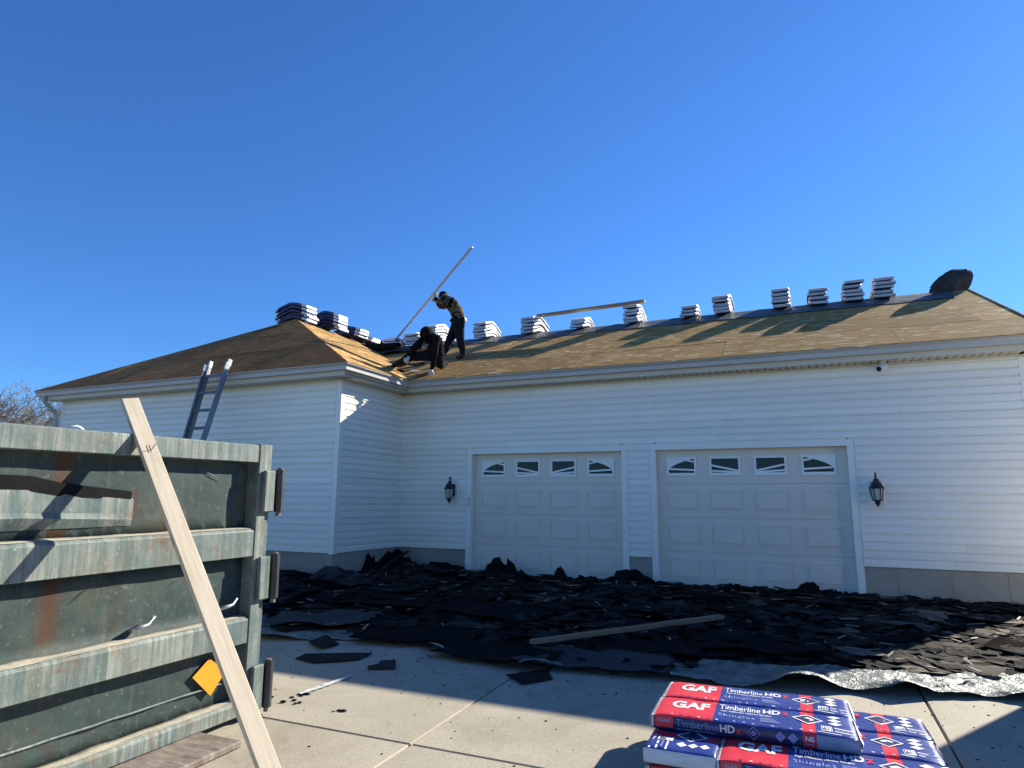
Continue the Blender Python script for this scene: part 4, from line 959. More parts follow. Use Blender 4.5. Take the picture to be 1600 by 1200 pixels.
def normal_rot(x, y, tilt, rz):
    e = .06; n = Vector((-(surf(x + e, y) - surf(x - e, y)) / (2 * e), -(surf(x, y + e) - surf(x, y - e)) / (2 * e), 1)).normalized()
    n = (n + Vector((rng.gauss(0, tilt), rng.gauss(0, tilt), 0))).normalized()
    return n.to_track_quat('Z', 'Y').to_matrix().to_4x4() @ Matrix.Rotation(rz, 4, 'Z')
cnt = 0; tries = 0
while cnt < 296 and tries < 9000:
    tries += 1
    x = rng.uniform(-1.6, 8.2); e = edge_y(x); bk = back_y(x)
    y = e + (bk - e) * (rng.random() ** 1.35)
    if y < e + (.75 if x > 4.7 else .42) or y > bk - .22: continue
    fx = (x - CAM.x) / (y - CAM.y)
    if fx > .27: continue
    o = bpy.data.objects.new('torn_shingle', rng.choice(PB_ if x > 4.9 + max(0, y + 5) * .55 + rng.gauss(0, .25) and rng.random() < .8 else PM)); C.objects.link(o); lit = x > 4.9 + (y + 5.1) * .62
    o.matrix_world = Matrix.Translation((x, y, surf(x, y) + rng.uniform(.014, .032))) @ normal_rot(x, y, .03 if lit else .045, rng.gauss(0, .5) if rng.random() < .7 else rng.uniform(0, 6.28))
    zone = ('in the sunlit part of the heap', 'in the sun') if lit else (('before the right garage door', 'before the right door') if x > 3.2 else (('before the left garage door', 'before the left door') if x > -.2 else ('by the wing corner', 'by the wing')))
    tag(o, 'torn asphalt shingle piece lying flat ' + zone[0], 'torn shingle', 'torn shingles ' + zone[1]); cnt += 1
# many smaller scraps as one mass
bm = NB()
for k in range(3200):
    x = rng.uniform(-3.2, 8.3); e = edge_y(x); bk = back_y(x); y = e + (bk - e) * rng.random()
    if y < e + (.62 if x > 4.7 else .38) + .25 * rng.random(): continue
    s, w = rng.uniform(.10, .34), rng.uniform(.06, .2); M = Matrix.Translation((x, y, surf(x, y) + rng.uniform(.008, .026))) @ normal_rot(x, y, .045, rng.uniform(0, 6.28))
    c = rng.uniform(0, .016)
    P = [M @ Vector(p) for p in ((-s / 2, -w / 2, c), (0, -w / 2 * rng.uniform(.8, 1.2), 0), (s / 2, -w / 2 * rng.uniform(.5, 1), c), (s / 2 * rng.uniform(.7, 1), w / 2, c), (0, w / 2, 0), (-s / 2, w / 2 * rng.uniform(.5, 1), c))]
    v = [bm.verts.new(p) for p in P]; bm.faces.new((v[0], v[1], v[4], v[5])); bm.faces.new((v[1], v[2], v[3], v[4]))
tag(obj('shingle_scraps', bm, M_['heap']), 'small torn shingle scraps strewn over the heap', 'debris', kind='stuff')
bm = NB()
for k in range(170):
    x = rng.uniform(-1.5, 8.2); e = edge_y(x); bk = back_y(x); y = e + .3 + (bk - e - .5) * rng.random()
    l, w = rng.uniform(.03, .22), rng.uniform(.008, .022); M = Matrix.Translation((x, y, surf(x, y) + .034)) @ normal_rot(x, y, .1, rng.gauss(0, .8))
    box(bm, -l / 2, l / 2, -w / 2, w / 2, 0, .008, M=M)
tag(obj('wood_splinters', bm, M_['splinter']), 'pale wood splinters scattered over the black heap', 'debris', kind='stuff')
# larger crumpled felt sheets standing up along the wall
def crumple(name, loc, rz, w, h, seed, m, lab, cat, up=1., rag=.34):
    bm = NB(); n = 12; r = random.Random(seed); G = []
    for i in range(n + 1):
        row = []
        if i % 3 == 0 or r.random() < .3: lev_ = r.random()
        top = h * (1.05 - rag * 1.2 * lev_ - .10 * r.random()) * (math.sin(math.pi * (i + .6) / (n + 1.2)) ** .5)
        for j in range(7):
            f = j / 6; row.append(bm.verts.new(((i / n - .5) * w + .07 * noise.noise((i * .5, j * .7, seed)), -.30 * h * (1 - f) ** 1.5 * 2 + .14 * noise.noise((i * .45, j * .6, seed + 5)) * w, top * f * up + .03 * noise.noise((i * .8, j * .8, seed + 9)) - .04 * (1 - f))))
        G.append(row)
    for i in range(n):
        for j in range(6): bm.faces.new((G[i][j], G[i + 1][j], G[i + 1][j + 1], G[i][j + 1]))
    bmesh.ops.solidify(bm, geom=list(bm.faces), thickness=.006)
    o = obj(name, bm, M_[m]); o.location = loc; o.rotation_euler = (0, 0, rz); return tag(o, lab, cat)
FS = [(533, 888, .40, .95, .34, 'felt', 'blue grey felt sheet folded against the wing foundation'), (578, 880, .0, .5, .30, 'feltdk', 'black felt piece standing up in the corner by the wing'),
      (618, 886, .5, .6, .34, 'feltdk', 'black felt heap bulging at the inside corner'), (690, 893, .1, .9, .18, 'feltdk', 'low black felt fold along the foundation left of the left door'),
      (783, 896, .05, .55, .34, 'feltdk', 'ragged black felt piece standing against the left garage door'), (876, 898, -.1, .22, .30, 'feltdk', 'narrow pointed felt piece standing before the left garage door'),
      (908, 902, .2, .32, .16, 'feltdk', 'small felt piece at the right part of the left door'), (925, 903, -.2, .2, .15, 'feltdk', 'small upright felt scrap near the post between the doors'), (985, 908, .1, .75, .24, 'feltdk', 'wide black felt fold between the two garage doors'),
      (1145, 920, .2, .45, .13, 'feltdk', 'low felt scrap before the right garage door'), (1262, 926, -.1, .42, .20, 'feltdk', 'peaked felt scrap before the right garage door'), (1300, 928, .1, .2, .13, 'feltdk', 'small felt scrap by the right casing of the right door'), (1494, 947, .3, .18, .12, 'feltdk', 'small pointed felt scrap along the right foundation'), (1560, 950, .1, .9, .11, 'feltdk', 'long low felt fold along the right foundation')]
for i, (px, py, rz, w, h, m, lab) in enumerate(FS):
    P = at(px, py, (0, 1, 0), -.42 if px > 600 else (-2.25 if px < 560 else -.95)); z = surf(P.x, P.y)
    crumple('felt_sheet', (P.x, P.y, z - .02), rz, w, h, 3 + i * 2, m, lab, 'roofing felt')
def big_sheet(px, py, L_, W_, rz, seed, m, lab):
    P = at(px, py, (0, -SL, 1), .10); bm = NB(); n, mm = 14, 8; r = random.Random(seed); G = []
    for i in range(n + 1):
        row = []
        for j in range(mm + 1):
            u, v = (i / n - .5) * L_, (j / mm - .5) * W_
            if i in (0, n): u *= 1 + .18 * noise.noise((j * .8, seed, 1))
            if j in (0, mm): v *= 1 + .25 * noise.noise((i * .7, seed, 5))
            c, s = math.cos(rz), math.sin(rz); X_, Y_ = P.x + u * c - v * s, P.y + u * s + v * c
            row.append(bm.verts.new((X_ - P.x, Y_ - P.y, surf(X_, Y_) - P.z + .055 + .035 * noise.noise((u * 2.5, v * 3.5, seed)) + .018 * noise.noise((u * 7, v * 8, seed)))))
        G.append(row)
    for i in range(n):
        for j in range(mm): bm.faces.new((G[i][j], G[i + 1][j], G[i + 1][j + 1], G[i][j + 1]))
    bmesh.ops.solidify(bm, geom=list(bm.faces), thickness=.004)
    o = obj('felt_sheet', bm, M_[m], smooth=True); o.location = P; tag(o, lab, 'roofing felt')
for k, a_ in enumerate(((655, 985, 1.3, .6, .2, 'feltdk', 'creased dark felt sheet at the tarp edge left of the timber'), (775, 1012, 1.2, .5, -.1, 'feltdk', 'creased black felt sheet lying at the tarp edge near the timber end'), (925, 1022, 1.4, .55, .1, 'felt', 'grey felt sheet on the tarp in front of the timber'), (1010, 1005, 1.0, .5, .3, 'feltdk', 'black felt sheet just in front of the timber middle'), (600, 935, 1.5, .8, .1, 'feltdk', 'wide black felt sheet in the heap before the wing corner'), (760, 950, 1.6, .8, -.2, 'feltdk', 'wide black felt sheet behind the timber end'), (1180, 1000, 1.3, .6, .2, 'feltdk', 'black felt sheet right of the timber'), (500, 962, 1.2, .6, .3, 'felt', 'pale creased felt sheet beside the dumpster hinges'))):
    big_sheet(*a_[:5], 31 + k, *a_[5:])
# long strip leaning in the corner
t = empty('flashing_strip', (-1.9, -1.3, .1), label='dark metal strip leaning up in the inside corner', cat='flashing')
a, b_ = at(588, 892, (0, 1, 0), -1.0), at(638, 861, (0, 1, 0), -.25); t.location = a; d = b_ - a; bm = NB(); box(bm, 0, d.length, -.05, .05, -.004, .004); o = obj('strip_metal', bm, M_['feltdk'], t); o.rotation_euler = d.to_track_quat('X', 'Z').to_euler()
# old timber on the heap
a, b_ = at(831, 1006, (0, -SL, 1), .13), at(1128, 966, (0, -SL, 1), .15); d = b_ - a
t = empty('old_timber', a, label='weathered timber lying on the black shingle heap', cat='lumber'); Q = d.to_track_quat('X', 'Z')
for nm, f0, f1 in (('timber_body', 0, 1),):
    bm = NB(); n = 10; L_ = d.length
    rs = []
    for i in range(n + 1):
        u = L_ * i / n; r_ = lambda: random.uniform(-.003, .003)
        rs.append([bm.verts.new((u, y + r_(), z + r_())) for y, z in ((-.04, 0), (.04, 0), (.04, .036), (-.04, .036))])
    for p, q_ in zip(rs, rs[1:]):
        for k in range(4): bm.faces.new((p[k], p[(k + 1) % 4], q_[(k + 1) % 4], q_[k]))
    bm.faces.new(rs[0][::-1]); bm.faces.new(rs[-1]); o = obj(nm, bm, M_['old_wood'], t); o.rotation_euler = Q.to_euler()
bm = NB()   # grit and granules shed on the slab
for k in range(480):
    x = rng.uniform(.0, 8.2); y = edge_y(x) - abs(rng.gauss(0, .75)) - .02 if rng.random() < .6 else rng.uniform(-9.8, -5)
    if y < -10: continue
    s = rng.uniform(.003, .010); M = Matrix.Translation((x, y, gz(x, y) + .001)) @ Matrix.Rotation(rng.uniform(0, 6.28), 4, 'Z')
    hexa(bm, [M @ Vector(p) for p in ((-s, -s * .5, 0), (s, -s * .7, 0), (s * .8, s * .6, 0), (-s * .9, s * .5, 0), (-s * .6, -s * .3, s * .5), (s * .6, -s * .4, s * .4), (s * .5, s * .4, s * .5), (-s * .5, s * .3, s * .4))])
tag(obj('grit', bm, M_['shingle']), 'dark grit shed on the pale driveway concrete', 'grit', kind='stuff')
# scraps on the bare concrete
def scrap(pts, lab, lift=.0, th=.006):
    P = [at(px, py, (0, -SL, 1), .004) for px, py in pts]; c = sum(P, Vector()) / len(P); bm = NB(); ps = []
    for i, p in enumerate(P): ps.append(p - c + Vector((0, 0, lift * (1 if i % 2 else .2))))
    prism(bm, ps, (0, 0, th)); o = obj('shingle_scrap', bm, M_['shingle']); o.location = c; tag(o, lab, 'torn shingle')
scrap([(461, 1030), (478, 1024), (560, 1021), (582, 1023), (560, 1032), (530, 1035), (490, 1037)], 'long torn shingle strip on the concrete in front of the tarp', .012)
scrap([(574, 1042), (592, 1039), (594, 1033), (618, 1033), (618, 1046), (576, 1047)], 'small notched shingle scrap on the concrete right of the long strip', .008)
scrap([(791, 1055), (850, 1049), (862, 1041), (857, 1052), (864, 1062), (815, 1071)], 'square torn shingle at the concrete joint by the tarp edge', .010)
scrap([(482, 1004), (510, 997), (530, 1008), (500, 1017)], 'crumpled dark scrap at the left edge of the tarp', .03)
t = empty('plastic_strip', at(508, 1072, (0, -SL, 1), 0), label='crumpled white plastic strip on the sunlit concrete', cat='litter')
a, b_ = at(468, 1086, (0, -SL, 1), 0) - t.location, at(550, 1057, (0, -SL, 1), 0) - t.location
bm = NB(); G = []; n = 16; pr = (b_ - a).normalized().cross(Vector((0, 0, 1)))
for i in range(n + 1):
    f = i / n; w = .014 + .02 * math.sin(math.pi * f) + .02 * noise.noise((i * .8, 1, 1))
    G.append([bm.verts.new(a.lerp(b_, f) + pr * w * k + Vector((0, 0, .006 + (.012 if k == 0 else .003) * (1 + noise.noise((i * .9, k, 4)))))) for k in (-1, -.4, 0, .5, 1)])
for p, q_ in zip(G, G[1:]):
    for k in range(4): bm.faces.new((p[k], p[k + 1], q_[k + 1], q_[k]))
obj('plastic_film', bm, M_['cream'], t, smooth=False)
for i, (px, py, lab) in enumerate(((463, 1091, 'dark crumbs beside the white plastic strip'), (528, 1111, 'small dark crumb on the concrete below the plastic strip'))):
    P = at(px, py, (0, -SL, 1), .003); bm = NB(); r = random.Random(i)
    for k in range(9 if i == 0 else 3):
        x, y = r.gauss(0, .10 if i == 0 else .025), r.gauss(0, .05 if i == 0 else .012); s = r.uniform(.008, .03); hexa(bm, [(x - s, y - s * .6, 0), (x + s, y - s * .5, 0), (x + s, y + s * .5, 0), (x - s * .6, y + s, 0), (x - s * .6, y - s * .4, s * .4), (x + s * .6, y - s * .3, s * .5), (x + s * .7, y + s * .3, s * .4), (x - s * .4, y + s * .6, s * .3)])
    o = obj('shingle_crumbs', bm, M_['shingle']); o.location = P; tag(o, lab, 'debris', kind='stuff')
# ================================================================ the two roofers
RH = Vector((RT.x, RT.y, 0)).normalized(); FH = Vector((-RH.y, RH.x, 0))
def skin_body(name, root, joints, bones, zones, mats, parent):
    """one continuous skinned figure: joints name -> (pos, radius), bones = pairs, zones bone -> material slot"""
    me = bpy.data.meshes.new(name); ks = list(joints); ix = {k: i for i, k in enumerate(ks)}
    me.from_pydata([joints[k][0] for k in ks], [(ix[a], ix[b]) for a, b, _ in bones], [])
    o = bpy.data.objects.new(name, me); C.objects.link(o)
    md = o.modifiers.new('skin', 'SKIN'); md.use_smooth_shade = True
    for k in ks:
        sv = me.skin_vertices[0].data[ix[k]]; r = joints[k][1]; sv.radius = (r, r) if not isinstance(r, tuple) else r; sv.use_root = (k == root)
    sb = o.modifiers.new('sub', 'SUBSURF'); sb.levels = 2; sb.render_levels = 2
    dg = bpy.context.evaluated_depsgraph_get(); m2 = bpy.data.meshes.new_from_object(o.evaluated_get(dg)); bpy.data.objects.remove(o)
    m2.materials.clear()
    for m in mats: m2.materials.append(m)
    for p in m2.polygons:
        c = p.center; best = None
        for a, b, z in bones:
            A_, B_ = Vector(joints[a][0]), Vector(joints[b][0]); ab = B_ - A_; t_ = max(0, min(1, (c - A_).dot(ab) / max(1e-9, ab.length_squared))); dd = (c - A_ - ab * t_).length
            if best is None or dd < best[0]: best = (dd, z)
        p.material_index = best[1]; p.use_smooth = True
    r = bpy.data.objects.new(name, m2); C.objects.link(r); r.parent = parent
    # wrinkle the cloth a little
    for v in m2.vertices:
        v.co += v.normal * (.016 * noise.noise(v.co * 12) + .009 * noise.noise(v.co * 28))
    return r
def hand(wrist, tip_dir, palm_n, parent, m, grip=0., s=1.):
    """palm with four fingers and a thumb; grip 0 = slightly curled, 1 = closed round a shaft"""
    d = Vector(tip_dir).normalized(); n = Vector(palm_n); n = (n - d * n.dot(d)).normalized(); w = d.cross(n); bm = NB(); P0 = Vector(wrist)
    tube(bm, [P0 - d * .02, P0 + d * .03 * s, P0 + d * .075 * s, P0 + d * .09 * s], [.024 * s, .032 * s, .038 * s, .030 * s], 10)
    for k, (off, L_) in enumerate(((-.029, .066), (-.010, .076), (.010, .072), (.028, .056))):
        b = P0 + d * .082 * s + w * off * s; a1 = .25 + grip * .9; p = [b - d * .01]; dirv = d
        for seg in (.42, .33, .25):
            c_, s_ = math.cos(a1), math.sin(a1); p.append(p[-1] + (d * c_ + n * s_) * L_ * seg * s); a1 += .25 + grip * .85
        tube(bm, p, [.0105 * s, .010 * s, .009 * s, .0075 * s], 6)
    b = P0 + d * .035 * s - w * .034 * s; tube(bm, [b, b - w * .022 * s + d * .02 * s + n * .008, b - w * .016 * s + d * .05 * s + n * (.012 + .02 * grip), b + w * .004 * grip + d * .07 * s + n * (.016 + .03 * grip)], [.013 * s, .013 * s, .011 * s, .008 * s], 6)
    return obj('hand', bm, m, parent, smooth=True)
def head(c, face, up, parent, skin=True):
    """head with brow, nose, lips, chin, eyes and ears, facing the unit vector face"""
    f = Vector(face).normalized(); u = Vector(up); u = (u - f * u.dot(f)).normalized(); s = u.cross(f)
    bm = NB(); bmesh.ops.create_uvsphere(bm, u_segments=20, v_segments=14, radius=1)
    for v in bm.verts:
        x, y, z = v.co; fy = y
        w = .076 * (1 - .22 * max(0, -z) ** 1.5); dp_ = .096 * (1 - .10 * max(0, -z)); h = .118
        X, Y, Z = x * w, y * dp_, z * h
        if y > .3: Y += .022 * gauss(x / .16, 1) * gauss((z + .12) / .16, 1) + .008 * gauss(x / .3, 1) * gauss((z + .62) / .14, 1) - .008 * gauss((abs(x) - .36) / .14, 1) * gauss((z - .06) / .12, 1) + .006 * gauss(x / .28, 1) * gauss((z + .40) / .07, 1)
        v.co = Vector(c) + s * X + f * Y + u * Z
    h_ = obj('head', bm, M_['skin'], parent, smooth=True)
    for sg in (-1, 1):
        bm = NB(); e = Vector(c) + s * sg * .030 + f * .083 + u * .008; bmesh.ops.create_uvsphere(bm, u_segments=8, v_segments=6, radius=.011, matrix=Matrix.Translation(e)); obj('eye', bm, M_['hair'], h_)
        bm = NB(); e = Vector(c) + s * sg * .077 - f * .006 - u * .005; tube(bm, [e + u * .03, e + u * .015 - f * .016 + s * sg * .008, e - u * .015 - f * .012 + s * sg * .008, e - u * .03], [.006, .011, .010, .006], 6); obj('ear', bm, M_['skin'], h_)
    return h_
def shell(name, c, face, up, parent, m, rx, ry, rz, cut, th=.012, open_=None, seed=1, wob=.006):
    """cap or hood: part of an ellipsoid round the head; cut(x,y,z unit sphere) keeps a vertex"""
    f = Vector(face).normalized(); u = Vector(up); u = (u - f * u.dot(f)).normalized(); s = u.cross(f)
    bm = NB(); bmesh.ops.create_uvsphere(bm, u_segments=26, v_segments=18, radius=1)
    bmesh.ops.delete(bm, geom=[v for v in bm.verts if not cut(*v.co)], context='VERTS')
    for v in bm.verts:
        k = 1 + wob * 8 * noise.noise(v.co * 2.5 + Vector((seed, 0, 0)))
        v.co = Vector(c) + (s * v.co.x * rx + f * v.co.y * ry + u * v.co.z * rz) * k
    bmesh.ops.solidify(bm, geom=list(bm.faces), thickness=th)
    return obj(name, bm, m, parent, smooth=True)

# ---- standing worker: pixel positions in the plane facing the camera through the boot
BOOT = at(717, 561, (0, -T1, 1), ZG + T1 * GO) + Vector((0, 0, .02))
def J(px, py, dep=0.):
    return at(px, py, FH, FH.dot(BOOT)) + FH * dep
pw = empty('person', BOOT, label='standing worker in camouflage jacket and black trousers holding a long pole', cat='person')
o_ = Vector(BOOT)
def L(px, py, dep=0.): return J(px, py, dep) - o_
jj = {'pelvis': (L(716, 505, .0), (.18, .155)), 'waist': (L(717, 494, 0), (.175, .15)), 'chest': (L(710, 480, 0), (.205, .17)), 'upper': (L(703, 471, 0), (.185, .15)), 'neck': (L(698, 467, 0), .07), 'skull': (L(694.5, 464.5, 0), .075),
      'sh_n': (L(706, 475, -.17), .10), 'el_n': (L(693, 480.5, -.22), .078), 'wr_n': (L(680, 468, -.14), .042),
      'sh_f': (L(700, 472, .17), .095), 'el_f': (L(687, 476, .2), .07), 'wr_f': (L(682, 470.5, .03), .04),
      'hip_n': (L(717, 511, -.09), .135), 'kn_n': (L(720.5, 536, -.12), .095), 'an_n': (L(724.5, 555.5, -.06), .072), 'toe_n': (L(713, 561, -.06), .05),
      'hip_f': (L(712, 511, .09), .13), 'kn_f': (L(700, 533, .10), .092), 'an_f': (L(693, 552, .12), .058), 'toe_f': (L(684, 556, .12), .045)}
bb = [('pelvis', 'waist', 0), ('waist', 'chest', 0), ('chest', 'upper', 0), ('upper', 'neck', 0), ('neck', 'skull', 0), ('upper', 'sh_n', 0), ('sh_n', 'el_n', 0), ('el_n', 'wr_n', 0), ('upper', 'sh_f', 0), ('sh_f', 'el_f', 0), ('el_f', 'wr_f', 0),
      ('pelvis', 'hip_n', 1), ('hip_n', 'kn_n', 1), ('kn_n', 'an_n', 1), ('an_n', 'toe_n', 2), ('pelvis', 'hip_f', 1), ('hip_f', 'kn_f', 1), ('kn_f', 'an_f', 1), ('an_f', 'toe_f', 2)]
skin_body('body', 'pelvis', jj, bb, None, [M_['camo'], M_['denim'], M_['boot']], pw)
hc = L(693.5, 463.5, 0) + Vector((0, 0, .0)); fd = (-RH * .85 - Vector((0, 0, .55)) - FH * .1).normalized(); hu = Vector((0, 0, 1)) - RH * .6
head(hc, fd, hu, pw)
shell('gaiter', hc, fd, hu, pw, M_['camo'], .092, .112, .130, lambda x, y, z: z < .05 and z > -.95, .008, seed=3)
shell('beanie', hc, fd, hu, pw, M_['hoodie'], .088, .108, .128, lambda x, y, z: z > .12, .010, seed=5)
# tool belt and shirt tail
bm = NB(); c = jj['pelvis'][0] + Vector((0, 0, .06)); tube(bm, [c + (RH * math.cos(a) * .165 + FH * math.sin(a) * .15) for a in [k * .45 for k in range(15)]], .026, 6); obj('tool_belt', bm, M_['rubber'], pw)
bm = NB(); box(bm, -.05, .05, -.045, .045, -.2, .04); bevel(bm, .015); q_ = obj('tool_pouch', bm, M_['rubber'], pw); q_.location = c - FH * .14 + RH * .1; q_.rotation_euler = (0, 0, .4)
shell('shirt_tail', c + RH * .03 - FH * .02 + Vector((0, 0, .0)), RH - FH * .5, (0, 0, 1), pw, M_['paint_w'], .14, .165, .09, lambda x, y, z: y > .35 and abs(z) < .75, .006, seed=8)
# pole
PB = Vector((-4.45, 3.62, ZG + T1 * (3.62 + GO) + .05)); HP = J(677, 462.5, -.10)
d = (HP - PB).normalized()
lo, hi = 0., 12.
for _ in range(50):
    m_ = (lo + hi) / 2; Pm = PB + d * m_; v = Pm - CAM; py = 600 - FPX * v.dot(UP) / v.dot(FW)
    if py > 387: lo = m_
    else: hi = m_
PT = PB + d * lo
t = empty('pole', PB, label='long grey metal pole held up by the standing worker', cat='pole')
bm = NB(); tube(bm, [(0, 0, 0), (PT - PB) * .5, PT - PB], .026, 12); tube(bm, [(PT - PB), (PT - PB) + d * .015], .029, 12); obj('pole_shaft', bm, M_['pole'], t, smooth=True)
for wr, el, k in (('wr_n', 'el_n', -1), ('wr_f', 'el_f', 1)):
    w_ = jj[wr][0]; tgt = HP - o_ + d * (.10 if k < 0 else -.0) * 1
    if k > 0: tgt = HP - o_ - d * .12
    dirv = (tgt - w_); hand(w_ , dirv, d.cross(dirv) * k + FH * .01, pw, M_['glove'], .9, 1.12)

# ---- crouching worker
KH = at(674, 590, (0, -T1, 1), ZG + T1 * GO) + Vector((0, 0, .02))
KP = Vector(KH) + FH * .25
def K(px, py, dep=0.): return at(px, py, FH, FH.dot(KP)) + FH * dep - o2
o2 = Vector(at(668, 588, (0, -T1, 1), ZG + T1 * GO))
pk = empty('person', o2, label='crouching worker in black hooded sweatshirt bent over the roof edge', cat='person')
bootL = at(609, 578, (0, -T1, 1), ZG + T1 * GO) + Vector((0, 0, .05)) - o2
kneeR = at(689, 581, (0, -T1, 1), ZG + T1 * GO) + Vector((0, 0, .08)) - o2
jj = {'pelvis': (K(680, 552, .12), (.17, .16)), 'waist': (K(681, 544, .08), (.17, .155)), 'chest': (K(679, 533, .0), (.195, .165)), 'upper': (K(675, 526, -.04), (.15, .12)), 'neck': (K(670, 524, -.08), .07), 'skull': (K(667, 525, -.1), .075),
      'sh_r': (K(683, 531, -.16), .085), 'el_r': (K(681, 560, -.2), .062), 'wr_r': (K(675.5, 581, -.12), .043),
      'sh_l': (K(662, 530, .02), .09), 'el_l': (K(648, 545, -.08), .07), 'wr_l': (K(640, 560, -.10), .05),
      'hip_l': (K(669, 556, .02), .12), 'kn_l': (K(643, 557, -.02), .10), 'md_l': (K(627, 567, -.0), .082), 'an_l': (bootL + Vector((.16, .02, .06)), .055), 'toe_l': (bootL, .046),
      'hip_r': (K(684, 558, .08), .12), 'kn_r': (kneeR + Vector((.0, -.05, .02)), .085), 'an_r': (kneeR + Vector((-.10, .34, .17)), .056), 'toe_r': (kneeR + Vector((-.14, .44, .20)), .045)}
bb = [('pelvis', 'waist', 0), ('waist', 'chest', 0), ('chest', 'upper', 0), ('upper', 'neck', 0), ('neck', 'skull', 0), ('upper', 'sh_r', 0), ('sh_r', 'el_r', 0), ('el_r', 'wr_r', 0), ('upper', 'sh_l', 0), ('sh_l', 'el_l', 0), ('el_l', 'wr_l', 0),
      ('pelvis', 'hip_l', 1), ('hip_l', 'kn_l', 1), ('kn_l', 'md_l', 1), ('md_l', 'an_l', 1), ('an_l', 'toe_l', 2), ('pelvis', 'hip_r', 1), ('hip_r', 'kn_r', 1), ('kn_r', 'an_r', 1), ('an_r', 'toe_r', 2)]
skin_body('body', 'pelvis', jj, bb, None, [M_['hoodie'], M_['denim'], M_['rubber']], pk)
hc = K(667.5, 525.5, -.13); fd = (-RH * .35 - FH * .55 - Vector((0, 0, .8))).normalized(); hu = Vector((0, 0, 1)) - FH * .8
head(hc, fd, hu, pk)
shell('hood', hc + Vector((0, 0, .01)), fd, hu, pk, M_['hoodie'], .125, .135, .165, lambda x, y, z: y < .78, .012, seed=2)
shell('face_mask', hc, fd, hu, pk, M_['hoodie'], .084, .104, .126, lambda x, y, z: z < .75 and y > -.3, .006, seed=6)
hand(jj['wr_r'][0], (KH - o2) + Vector((0, 0, .03)) - jj['wr_r'][0], FH, pk, M_['glove'], .4, 1.1); hand(jj['wr_l'][0], jj['wr_l'][0] - jj['el_l'][0], FH, pk, M_['glove'], .5, 1.1)
# faded print down the near sleeve
bm = NB(); a, b_ = jj['el_r'][0], jj['wr_r'][0]; n_ = -FH
put = a.lerp(b_, .12) + n_ * .066; dd = (b_ - a).normalized(); sx = dd.cross(n_).normalized()
for k in range(4):
    p0 = put + dd * (.062 * k); w_, h_ = .019, .044
    for (u0, u1, v0, v1) in ((-1, 1, 0, .2), (-1, -.5, .2, 1), (.4, 1, .35, .8)) if k % 2 else ((-1, 1, .8, 1), (-1, 1, 0, .18), (-.2, .3, .2, .8)):
        bm.faces.new([bm.verts.new(p0 + sx * w_ * u + dd * h_ * v + n_ * (.006 - .010 * (k / 3))) for u, v in ((u0, v0), (u1, v0), (u1, v1), (u0, v1))])
bm.free()
# ================================================================ bare trees beyond the house
def tree(x, y, h, seed, lab, spread=.55, r0=None):
    r = random.Random(seed); t = empty('bare_tree', (x, y, -.15), label=lab, cat='tree', group='bare trees beyond the house')
    tb, cb = NB(), NB(); count = [0]
    def grow(p, d, l, rad, lev):
        if lev > 7 or rad < .003 or count[0] > 4200: return
        n = 3 if lev < 3 else 2; pts = [p]; cur = p; dd = d
        for i in range(n):
            dd = (dd + Vector((r.gauss(0, .13), r.gauss(0, .13), r.gauss(.03, .09)))).normalized(); cur = cur + dd * l / n; pts.append(cur)
        tube(tb if lev == 0 else cb, pts, [max(.011, rad * (1 - .4 * i / n)) for i in range(n + 1)], 7 if lev == 0 else (5 if lev < 3 else 3), cap=False); count[0] += 1
        for i in range(r.choice((2, 3, 3)) if lev < 5 else 2):
            ax = dd.orthogonal().normalized(); ax.rotate(Matrix.Rotation(r.uniform(0, 6.28), 3, dd)); nd = (dd + ax * r.uniform(.35, spread + .35)).normalized()
            grow(pts[-1] if i < 2 else pts[-2], nd, l * r.uniform(.62, .85), rad * r.uniform(.5, .66), lev + 1)
        if lev < 5:
            for i in range(2):
                ax = dd.orthogonal().normalized(); ax.rotate(Matrix.Rotation(r.uniform(0, 6.28), 3, dd)); grow(pts[r.randint(1, n)], (dd * .5 + ax * .8).normalized(), l * .5, rad * .38, lev + 2)
    grow(Vector((0, 0, 0)), Vector((0, 0, 1)), h * .235, r0 or h * .017, 0)
    obj('trunk', tb, M_['bark'], t, smooth=True); obj('crown', cb, M_['twig'], t)
def far(px, D):
    v = FW + RT * ((px - 800) / FPX); v.z = 0; v.normalize(); return CAM.x + v.x * D, CAM.y + v.y * D
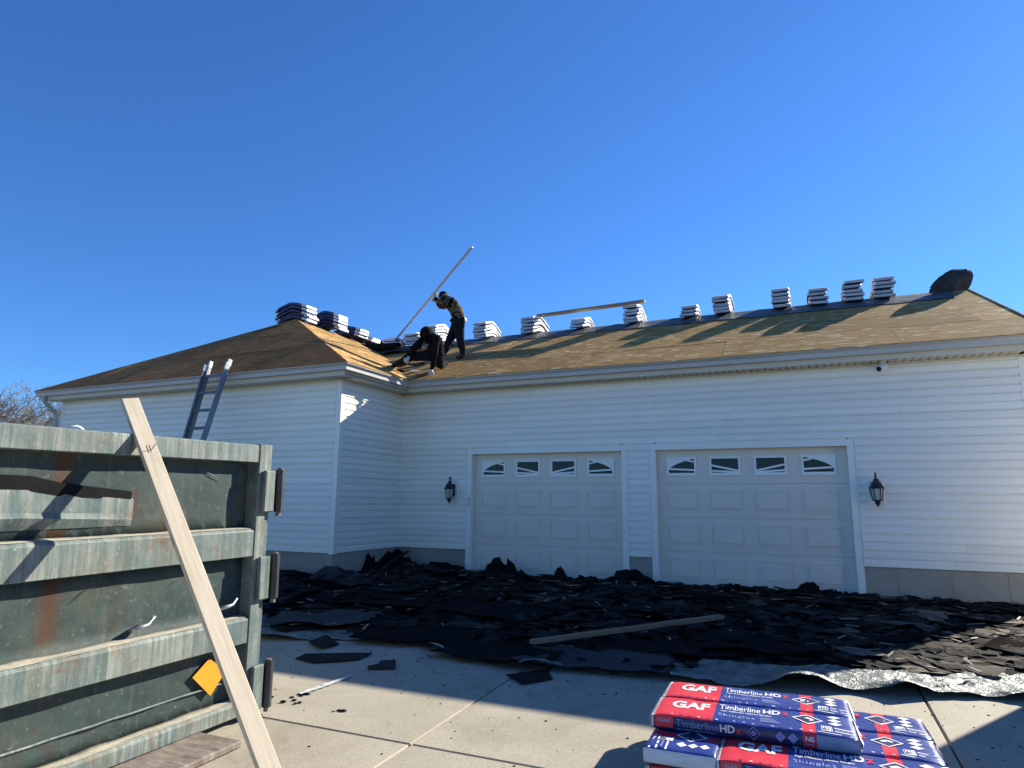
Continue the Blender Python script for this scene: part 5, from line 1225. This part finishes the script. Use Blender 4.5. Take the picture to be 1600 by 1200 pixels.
TR = [(48, 47, 9.6, 'bare grey tree with the widest crown beside the house corner', 3), (8, 42, 8.4, 'bare grey tree at the far left edge with twigs above the dumpster', 8), (85, 60, 9.6, 'bare grey tree just left of the downspout', 12), (-40, 38, 9.5, 'bare grey tree left of the picture edge', 15), (25, 66, 11.2, 'tall thin bare tree behind the widest crown', 22), (66, 72, 11.0, 'farthest bare tree behind the house corner', 31), (-8, 58, 10.0, 'bare grey tree standing back near the left edge', 41)]
TR += [(60, 52, 10.2, 'bare grey tree between the widest crown and the downspout', 55), (30, 50, 10.0, 'bare grey tree left of the widest crown', 63)]
for px, D, h, lab, sd_ in TR:
    x, y = far(px, D); tree(x, y, h * 1.03, sd_, lab)
# ================================================================ unseen trailer added at right so its corner throws the lower right wedge of shade
t = empty('cargo_trailer', (9.55, -4.3, gz(0, -4.3)), label='white enclosed cargo trailer parked on the driveway right of the garage', cat='trailer')
bm = NB(); box(bm, -1.05, 1.05, -2.2, 2.2, .45, 2.45); bevel(bm, .05, 2); obj('body', bm, M_['trailer'], t)  # body of the added trailer
bm = NB(); box(bm, -.9, .9, -2.15, 2.15, .33, .449); obj('chassis', bm, M_['rubber'], t)
for sx in (-1, 1):
    for y in (-.45, .45):
        bm = NB(); tube(bm, [(sx * .93, y, .33), (sx * 1.12, y, .33)], .33, 20); w = obj('wheel', bm, M_['rubber'], t); bm = NB(); tube(bm, [(sx * 1.121, y, .33), (sx * 1.135, y, .33)], .19, 16); obj('rim', bm, M_['galv'], w)
    bm = NB(); box(bm, sx * 1.10 - .08, sx * 1.10 + .08, -.85, .85, .70, .73); obj('fender', bm, M_['galv'], t)
bm = NB(); prism(bm, [(-.5, 2.2, .36), (.5, 2.2, .36), (.05, 3.2, .36), (-.05, 3.2, .36)], (0, 0, .08)); tube(bm, [(0, 3.15, .36), (0, 3.15, .0)], .03, 8); obj('tongue', bm, M_['rubber'], t)
for k in (-1, 1):
    bm = NB(); box(bm, k * .52 - .49, k * .52 + .49, -2.225, -2.201, .5, 2.38); obj('rear_door', bm, M_['trailer'], t)
